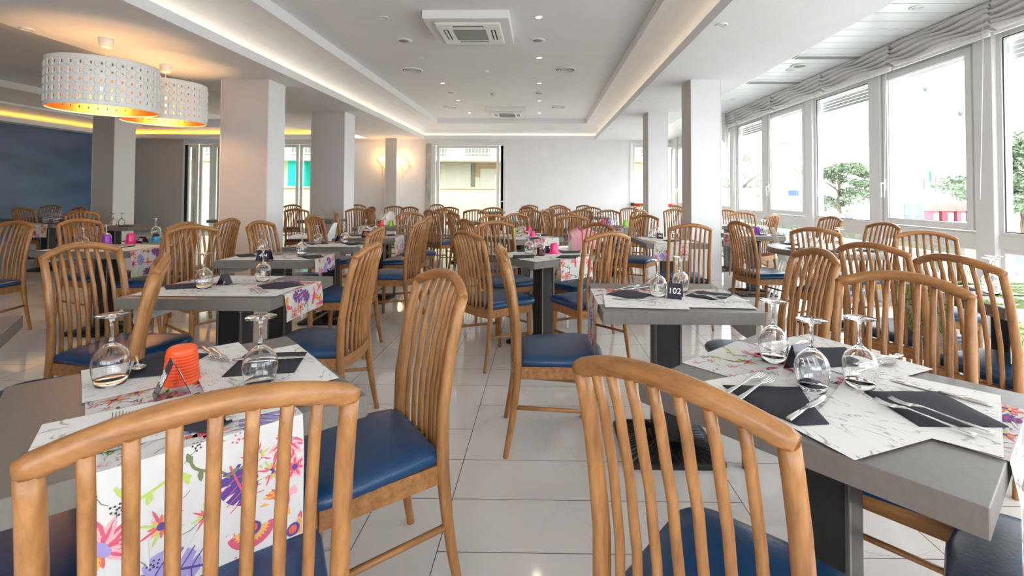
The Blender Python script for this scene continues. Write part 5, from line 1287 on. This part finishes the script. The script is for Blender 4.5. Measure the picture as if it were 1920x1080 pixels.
gen('TL4', [(-.02, .0), (.08, .03)], [(-.2, -.1), (.25, -.1)], [(-.3, -.28)])
gen('TL2', [(-.1, .05), (.02, .1)], [(.15, -.1)], [(-.3, -.3)])
gen('TL3', [(.1, .0), (.2, .05)], [(-.1, -.1), (.4, .0)], [(.1, -.3)])
gen('TL5', [(-.2, .0), (-.1, .08)], [], [])
b = MB(); pts = [(-.02, -.2), (.3, -.22), (.33, .2), (.0, .22)]; b.bbox(-.02, .33, -.2, .2, 0, .05, .02); o = b.build('folded_cover', M['dark'], None, 'dark grey folded cover lying on the table left of the widest pillar', 'cover', loc=(*tl('TL5', 0, 0), ZT_ + .001))

# ------------------------------------------------------------------ high chairs
def highchair(x, y, rz, label, h=.88, tray=False):
    e = empty('high_chair', (x, y, 0), rz, label, 'high chair', 'white plastic high chairs')
    b = MB(); n = 14; rows = 9        # curved back shell, open to the front (+y)
    def shell(off):
        V = []
        for j in range(rows + 1):
            t = j / rows; z = .52 + (h - .52) * t
            w = .17 - .005 * t; arch = 1.0
            if t > .55: arch = math.sqrt(max(0.02, 1 - ((t - .55) / .46) ** 2))
            for i in range(n + 1):
                a_ = math.radians(-80 + 160 * i / n) * (1 - .35 * t)
                V.append(((w + off) * arch * math.sin(a_), -.04 - (.09 + off) * math.cos(a_) - .07 * t, z))
        return V
    for off, fl in ((0, False), (.006, True)):
        n0 = len(b.v); b.v += shell(off)
        for j in range(rows):
            for i in range(n):
                q = (n0 + j * (n + 1) + i, n0 + j * (n + 1) + i + 1, n0 + (j + 1) * (n + 1) + i + 1, n0 + (j + 1) * (n + 1) + i); b.face(q[::-1] if fl else q, 0, True)
    b.prism([(-.155, -.12), (.155, -.12), (.155, .12), (-.155, .12)], .505, .525); b.prism([(-.165, -.08), (-.153, -.08), (-.153, .10), (-.165, .06)], .52, .62); b.prism([(.165, -.08), (.153, -.08), (.153, .10), (.165, .06)], .52, .62)
    b.build('seat_shell', M['plastic'], e)
    for sx in (-1, 1):
        for sy in (-1, 1):
            b = MB(); b.tube([(sx * .145, sy * .10 + .01, .51), (sx * .25, sy * .24 + .01, .0)], .013, 8); b.build('leg', M['plastic'], e)
    if tray:
        b = MB(); b.bbox(-.21, .21, .10, .34, .66, .685, .01); b.bbox(-.215, .215, .335, .35, .66, .70, .004); b.build('tray', M['plastic'], e)
    return e
def gpt(px, py, z=0.0): return at(px, py, z)
highchair(2.88, 5.72, math.radians(-112), 'white plastic high chair behind the left of the round table')
highchair(.31, 4.98, math.radians(35), 'white plastic high chair with a pink cloth over its back', h=.93, tray=True)
highchair(-3.0, 6.60, math.radians(100), 'white plastic high chair behind the left table row, in front of the second pillar', h=.86, tray=True)
highchair(-2.62, 8.25, math.radians(180), 'white plastic high chair with round back behind the red cup', h=.95)
highchair(-2.93, 6.33 + .35, math.radians(-10), 'white plastic high chair half hidden behind a chair at the second pillar', h=.93) if False else None
# pink cloth over the high chair back
b = MB(); n = 12
cx, cy = .31, 4.98; a0 = math.radians(35)
for j in range(9):
    t = j / 8
    for i in range(n + 1):
        s_ = -1 + 2 * i / n; w = .17 * math.cos(s_ * .5)
        if t < .5: yy = -.235 - .02 * math.sin(s_ * 9) * (1 - t) ; zz = .955 - (.5 - t) * .42 - .05 * s_ * s_
        else: yy = -.175 + .02 * math.sin(s_ * 7) * (t - .5) + .03 * (t - .5); zz = .955 - (t - .5) * .30 - .05 * s_ * s_
        b.v.append((s_ * .155, yy + .05 * s_ * s_, zz))
for j in range(8):
    for i in range(n): q = j * (n + 1) + i; b.face((q, q + 1, q + n + 2, q + n + 1), 1 if i in (3, 9) else 0, True)
b.build('draped_cloth', [M['c_rose'], M['c_pink']], None, 'pink patterned cloth draped over the back of the high chair', 'cloth', loc=(cx, cy, 0), rz=a0)

# ------------------------------------------------------------------ outside
GZ = -1.4
MB().box(-60, 90, -40, 120, GZ - .2, GZ).build('ground', M['ground'], kind='structure')
# building across the street behind
YF = 22.0
fa = empty('apartment_building', (-4, YF, GZ), 0, 'cream apartment building across the street seen through the glass doors', 'building')
def fx(px): return X_at(px, YF) + 4
def fz(py, px=870, Y=YF): return Z_at(px, py, Y) - GZ
b = MB(); b.box(-14, 12, .2, 3, 0, 10); b.build('facade_wall', M['cream'], fa)
b = MB(); b.box(-14, 12, -1.1, .2, fz(304), fz(296)); b.build('balcony_slab', M['cream'], fa)
b = MB(); z0, z1 = fz(294), fz(294) + .95
b.box(-14, 12, -1.08, -1.04, z1 - .04, z1); b.box(-14, 12, -1.08, -1.04, z0 + .04, z0 + .08)
for k in range(180): b.box(-14 + k * .145, -14 + k * .145 + .018, -1.07, -1.05, z0, z1)
b.build('balcony_railing', M['rail'], fa)
for k in range(13):
    x = -13.5 + k * 2.0; b = MB(); b.box(x, x + 1.1, .12, .2, fz(294), fz(240)); b.build('shutter', M['dglass'], fa); 
b = MB(); b.box(fx(818), fx(882), .1, .2, fz(351), fz(306)); b.build('garage_door', M['beige'], fa)
b = MB(); b.box(fx(900), fx(935), .1, .2, fz(352), fz(316)); b.build('garage_door', M['beige'], fa)
b = MB(); b.box(fx(885), fx(889), .05, .2, fz(352), fz(306)); b.build('door_post', M['dglass'], fa); b = MB(); b.box(fx(889), fx(936), .12, .2, fz(330), fz(306)); b.build('brick_panel', M['tan'], fa)
for a_, c_ in ((800, 814), (366, 392), (1183, 1206)): b = MB(); b.box(fx(a_), fx(c_), .1, .2, fz(351), fz(305)); b.build('brick_panel', M['brick'], fa)
b = MB(); b.box(fx(552), fx(584), -.6, .2, fz(350), fz(304)); b.build('awning', M['turq'], fa, label='turquoise awning')
wl_ = MB(); wl_.box(-16, 8, 18.4, 18.6, GZ, Z_at(870, 353.5, 18.5)); wl_.box(-16, 8, 18.34, 18.66, Z_at(870, 353.5, 18.5), Z_at(870, 351, 18.5)); wl_.build('garden_wall', M['cream'], label='low cream wall running along the street outside the glass doors', cat='wall')
# sea front to the right
def tree(x, y, h, cr, label, seed, n=2600, low=.35):
    e = empty('tree', (x, y, GZ), 0, label, 'tree', 'trees outside the windows')
    rr = random.Random(seed); b = MB(); b.tube([(0, 0, 0), (.05, 0, h * .25), (-.05, .05, h * .5), (.05, 0, h * .8)], [.22, .18, .13, .04], 8)
    for k in range(9):
        a_ = rr.random() * 6.28; z = h * (.35 + .3 * rr.random()); q = cr * (.6 + .3 * rr.random()); b.tube([(0, 0, z), (q * .5 * math.cos(a_), q * .5 * math.sin(a_), z + h * .12), (q * math.cos(a_), q * math.sin(a_), z + h * .2)], [.07, .05, .02], 5)
    b.build('trunk', M['bark'], e)
    b = MB(); cl = []
    for k in range(26):
        a_ = rr.random() * 6.28; q = cr * math.sqrt(rr.random()); z = h * (low + (1 - low) * rr.random()); q *= math.sqrt(max(.08, 1 - ((z / h - (low + 1) / 2) / ((1 - low) / 1.7)) ** 2)); cl.append((q * math.cos(a_), q * math.sin(a_), z, cr * (.16 + .2 * rr.random())))
    for k in range(n):
        c = rr.choice(cl); a_ = rr.random() * 6.28; w = rr.random() * 2 - 1; r_ = c[3] * rr.random() ** .4; s_ = math.sqrt(1 - w * w)
        p = Vector((c[0] + r_ * 1.3 * s_ * math.cos(a_), c[1] + r_ * 1.3 * s_ * math.sin(a_), c[2] + r_ * .7 * w))
        d = Vector((rr.random() - .5, rr.random() - .5, (rr.random() - .5) * .6)).normalized() * cr * .055; u_ = d.cross(Vector((rr.random() - .5, rr.random() - .5, rr.random() - .5))).normalized() * cr * .022
        b.quad([p - d, p + u_, p + d, p - u_])
    b.build('foliage', M['foliage'], e)
tree(19.3, 32, 4.5, 2.2, 'round green tree seen through the window above the chairs, left one of the two large', 5, 9000, .42)
tree(20.4, 21, 4.9, 2.4, 'green tree at the right edge of the photo', 9, 9000, .42)
tree(12.1, 30, 5.0, 1.5, 'thin small tree seen beside the tall white pillar', 4, 3000, .35)
tree(16.9, 40, 4.4, 1.4, 'far small tree just left of the round green tree', 13, 2000, .45)
def Pw(px, py, Y):        # world point on the plane Y
    x = X_at(px, Y); return x, Z_at(px, py, Y)
# beach huts
for i, (px0, px1, mm) in enumerate([(1739, 1762, 'hutpink'), (1764, 1790, 'hutred'), (1792, 1812, 'hutpink'), (1814, 1840, 'hutred')]):
    x0, z0 = Pw(px0, 416, 36); x1, z1 = Pw(px1, 388, 36); w = (x1 - x0) / 2
    e = empty('beach_hut', ((x0 + x1) / 2, 36, GZ), 0, '%s of the four red beach huts seen through the big window' % ['leftmost', 'second', 'third', 'rightmost'][i], 'beach hut', 'red beach huts')
    H1 = z1 - GZ - .3
    MB().box(-w + .09, w - .09, 0, 1.6, 0, H1).build('hut_wall', M[mm], e)
    b = MB(); n = 0; b.v += [(-w, -.15, H1), (w, -.15, H1), (0, -.15, H1 + .55), (-w, 1.7, H1), (w, 1.7, H1), (0, 1.7, H1 + .55)]
    for q in ((0, 1, 2), (3, 5, 4), (0, 2, 5, 3), (1, 4, 5, 2), (0, 3, 4, 1)): b.face(q)
    b.build('hut_roof', M['hutroof'], e); dr = MB(); dr.box(-w * .1, w * .75, -.04, 0, .05, H1 * .92); dr.build('door', M['hutblue'], e)
e = empty('kiosk_roof', (X_at(1790, 38), 38.5, GZ)); 
x0, z0 = Pw(1735, 381, 38); x1, _ = Pw(1850, 381, 38)
b = MB(); b.box(x0 - x1, 0, 0, 4, z0 - GZ - .15, z0 - GZ); 
bpy.data.objects.remove(e)
e = empty('long_roof', (x1, 38.5, GZ), 0, 'long flat pale roof behind the red beach huts', 'roof'); b.build('roof_slab', M['cream'], e)
b = MB(); b.box(x0 - x1 + .1, -.1, .1, 3.9, 0, z0 - GZ - .15); b.build('back_wall', M['rail'], e)
x0, z0 = Pw(1696, 381, 30); x1, z1 = Pw(1732, 412, 30)
b = MB(); b.box(x0, x1, 30, 30.12, z1, z0); b.build('notice_board', M['greypanel'], label='large grey board beside the beach huts', cat='board')
x0, z0 = Pw(1712, 350, 29.5); MB().tube([(x0, 29.5, GZ), (x0, 29.5, z0)], .06, 8).build('pole', M['rail'], label='pale pole in front of the grey board', cat='pole')
def flag(px, py, top, lab, cols):
    x, z = Pw(px, py, 34); e = empty('flag', (x, 34, z), 0, lab, 'flag', 'small flags on thin poles')
    MB().tube([(-.02, 0, -1.9), (-.02, 0, top)], .02, 6).build('flag_pole', M['rail'], e)
    b = MB(); n = 8
    for i in range(3 * n):
        t0, t1 = i / (3 * n), (i + 1) / (3 * n); f = lambda t, s_: (.55 * t, .06 * math.sin(t * 8), .1 + top * .7 - .5 * t - s_ * .75)
        b.quad([f(t0, 0), f(t1, 0), f(t1, 1), f(t0, 1)], i // n)
    b.build('flag_cloth', [M[c_] for c_ in cols], e)
flag(1742, 330, .5, 'green, white and red flag, right one of the two', ['flagg', 'rail', 'hutred']); flag(1720, 334, .4, 'red and white flag, left one of the two', ['rail', 'rail', 'hutred'])
# street lamp, road sign, brick wall, fence
x, z = Pw(1469, 270, 24); e = empty('street_lamp', (x, 24, GZ), 0, 'tall thin street lamp seen through the narrow window', 'street lamp')
MB().tube([(0, 0, 0), (0, 0, z - GZ)], [.07, .045], 8).build('lamp_post', M['rail'], e); MB().bbox(-.06, .38, -.1, .1, z - GZ - .02, z - GZ + .08, .02).build('lamp_head', M['greypanel'], e)
x, z = Pw(1487, 365, 22); e = empty('road_sign', (x, 22, GZ), 0, 'blue and white road sign below the street lamp', 'road sign')
MB().tube([(0, 0, 0), (0, 0, z - GZ + .3)], .035, 8).build('sign_post', M['rail'], e); MB().box(-.24, .24, -.05, -.03, z - GZ - .05, z - GZ + .2).build('blue_panel', M['signblue'], e); MB().box(-.2, .2, -.05, -.03, z - GZ - .6, z - GZ - .1).build('white_panel', M['rail'], e)
x0, z0 = Pw(1440, 357, 46); x1, _ = Pw(1522, 357, 46); MB().box(x0, x1, 46, 48, GZ, z0).build('brick_building', M['brick'], label='low pale brick building behind the street lamp', cat='building')
x0, z0 = Pw(1354, 352, 44); x1, _ = Pw(1400, 352, 44); MB().box(x0, x1, 44, 46, GZ, z0).build('brick_building', M['brick'], label='low pale wall behind the thin small tree', cat='building')
b = MB(); y = 26.0
for k in range(60): x = 11 + k * .28; b.box(x, x + .03, y, y + .03, GZ, GZ + 1.25)
b.box(11, 27.8, y - .01, y + .04, GZ + 1.2, GZ + 1.27); b.box(11, 27.8, y - .01, y + .04, GZ + .15, GZ + .2); b.build('fence', M['fence'], label='thin green grey railing along the sea front', cat='fence')
b = MB(); b.bbox(6.4, 7.1, 7.6, 17.5, GZ, .62, .08); b.build('hedge', M['hedge'], label='low clipped hedge outside the lower window panes', cat='hedge')
b = MB()
for k in range(70): b.box(5.3, 5.36, -.2 + k * .26, -.14 + k * .26, GZ, .45)
b.box(5.28, 5.38, -.3, 18, .42, .50); b.build('fence', M['rail'], label='white picket railing just outside the lower window panes', cat='fence')
b = MB(); b.tube([(5.6, 9.6, .95), (5.9, 6.8, -.1)], .03, 8); b.tube([(5.6, 9.6, .95), (5.6, 9.6, GZ)], .03, 8); b.tube([(5.9, 6.8, -.1), (5.9, 6.8, GZ)], .03, 8); b.build('handrail', M['rail'], label='white slanting handrail outside the windows', cat='handrail')
def car(x, y, rz, lab):
    e = empty('car', (x, y, GZ), rz, lab, 'car', 'parked cars outside')
    b = MB(); prof = [(-2.1, .35), (-2.15, .7), (-1.9, .85), (-1.2, .95), (-.6, 1.38), (.7, 1.42), (1.5, .98), (2.05, .9), (2.15, .6), (2.1, .35)]
    n = len(prof)
    for sy, in_ in ((-.85, 0), (.85, 0)): b.v += [(p[0], sy * (1 - .12 * (p[1] > 1)), p[1]) for p in prof]
    for i in range(n): j = (i + 1) % n; b.face((i, j, n + j, n + i), 0, i not in (9,))
    b.face(range(n - 1, -1, -1)); b.face(range(n, 2 * n)); b.build('car_body', M['car'], e)
    b = MB()
    for sy in (-1, 1): b.quad([(-1.05, sy * .86, .98), (1.25, sy * .86, .98), (.65, sy * .765, 1.36), (-.55, sy * .765, 1.34)])
    b.quad([(1.48, -.7, 1.0), (1.48, .7, 1.0), (.76, .66, 1.415), (.76, -.66, 1.415)]); b.quad([(-1.22, -.7, .97), (-1.22, .7, .97), (-.63, .66, 1.39), (-.63, -.66, 1.39)]); b.build('window_glass', M['carglass'], e)
    for sx in (-1.35, 1.35):
        for sy in (-.8, .8): w = MB(); w.tube([(sx, sy - .1, .32), (sx, sy + .1, .32)], .32, 20); w.build('wheel', M['tyre'], e)
car(9.8, 11.2, math.radians(80), 'silver car parked beyond the lower panes of the big window'); car(9.4, 5.4, math.radians(84), 'silver car parked at the right edge beyond the lower panes')
# tiny people on the sea front
def person(px, py, Y, rz, lab, shirt, trousers):
    x, z = Pw(px, py, Y); e = empty('person', (x, Y, GZ), rz, lab, 'person', 'people on the sea front')
    b = MB(); 
    b.tube([(-.09, 0, 0), (-.09, .02, .45), (-.08, 0, .85)], [.05, .06, .09], 8); b.tube([(.09, .05, 0), (.10, .06, .45), (.08, 0, .85)], [.05, .06, .09], 8)
    b.tube([(0, 0, .8), (0, 0, 1.1), (0, 0, 1.38), (0, 0, 1.47)], [.15, .15, .19, .07], 10); b.tube([(0, 0, 1.44), (0, .01, 1.52), (0, .02, 1.60), (0, .02, 1.70), (0, .01, 1.74)], [.05, .06, .09, .085, .03], 10)
    for s_ in (-1, 1): b.tube([(s_ * .18, 0, 1.36), (s_ * .24, .03, 1.1), (s_ * .22, .14, .88)], [.055, .045, .035], 7)
    b.build('body', mat('skin_' + lab[:6], (.45, .28, .2)), e)
    b = MB(); b.tube([(0, 0, .82), (0, 0, 1.1), (0, 0, 1.38), (0, 0, 1.45)], [.165, .165, .205, .09], 10)
    for s_ in (-1, 1): b.tube([(s_ * .17, 0, 1.37), (s_ * .235, .02, 1.14)], [.07, .06], 8)
    b.build('shirt', M[shirt], e)
    b = MB()
    for s_ in (-1, 1): b.tube([(s_ * .10, .02, .42), (s_ * .08, 0, .88)], [.075, .11], 8)
    b.build('trousers', M[trousers], e)
    b = MB(); b.tube([(0, -.01, 1.62), (0, 0, 1.70), (0, 0, 1.765)], [.095, .098, .03], 10); b.build('hair', M['bark'], e)
person(1572, 396, 32, .4, 'person in pale clothes by the railing, left of the tree trunk', 'rail', 'greypanel'); person(1588, 394, 30, -.5, 'person in dark clothes standing near the tree trunk', 'greypanel', 'greypanel')
# string of lights outside
def X3(px, py, Y): return Vector((X_at(px, Y), Y, Z_at(px, py, Y)))
pts = [X3(1705, 135, 9.5), X3(1738, 160, 9.5), X3(1770, 184, 9.5), X3(1803, 206, 9.5), X3(1825, 218, 9.5), X3(1850, 226, 9.2)]
e = empty('string_light', tuple(pts[0]), 0, 'cable with two small lamps hanging outside the big window', 'string light')
b = MB(); b.tube([p - pts[0] for p in pts], .008, 5); b.build('cable', M['greypanel'], e)
for p in (pts[1], pts[3]): q = p - pts[0]; b = MB(); b.tube([(q.x, q.y, q.z + .02), (q.x, q.y, q.z - .05), (q.x, q.y, q.z - .12)], [.02, .05, .02], 8); b.build('lamp_bulb', M['greypanel'], e)
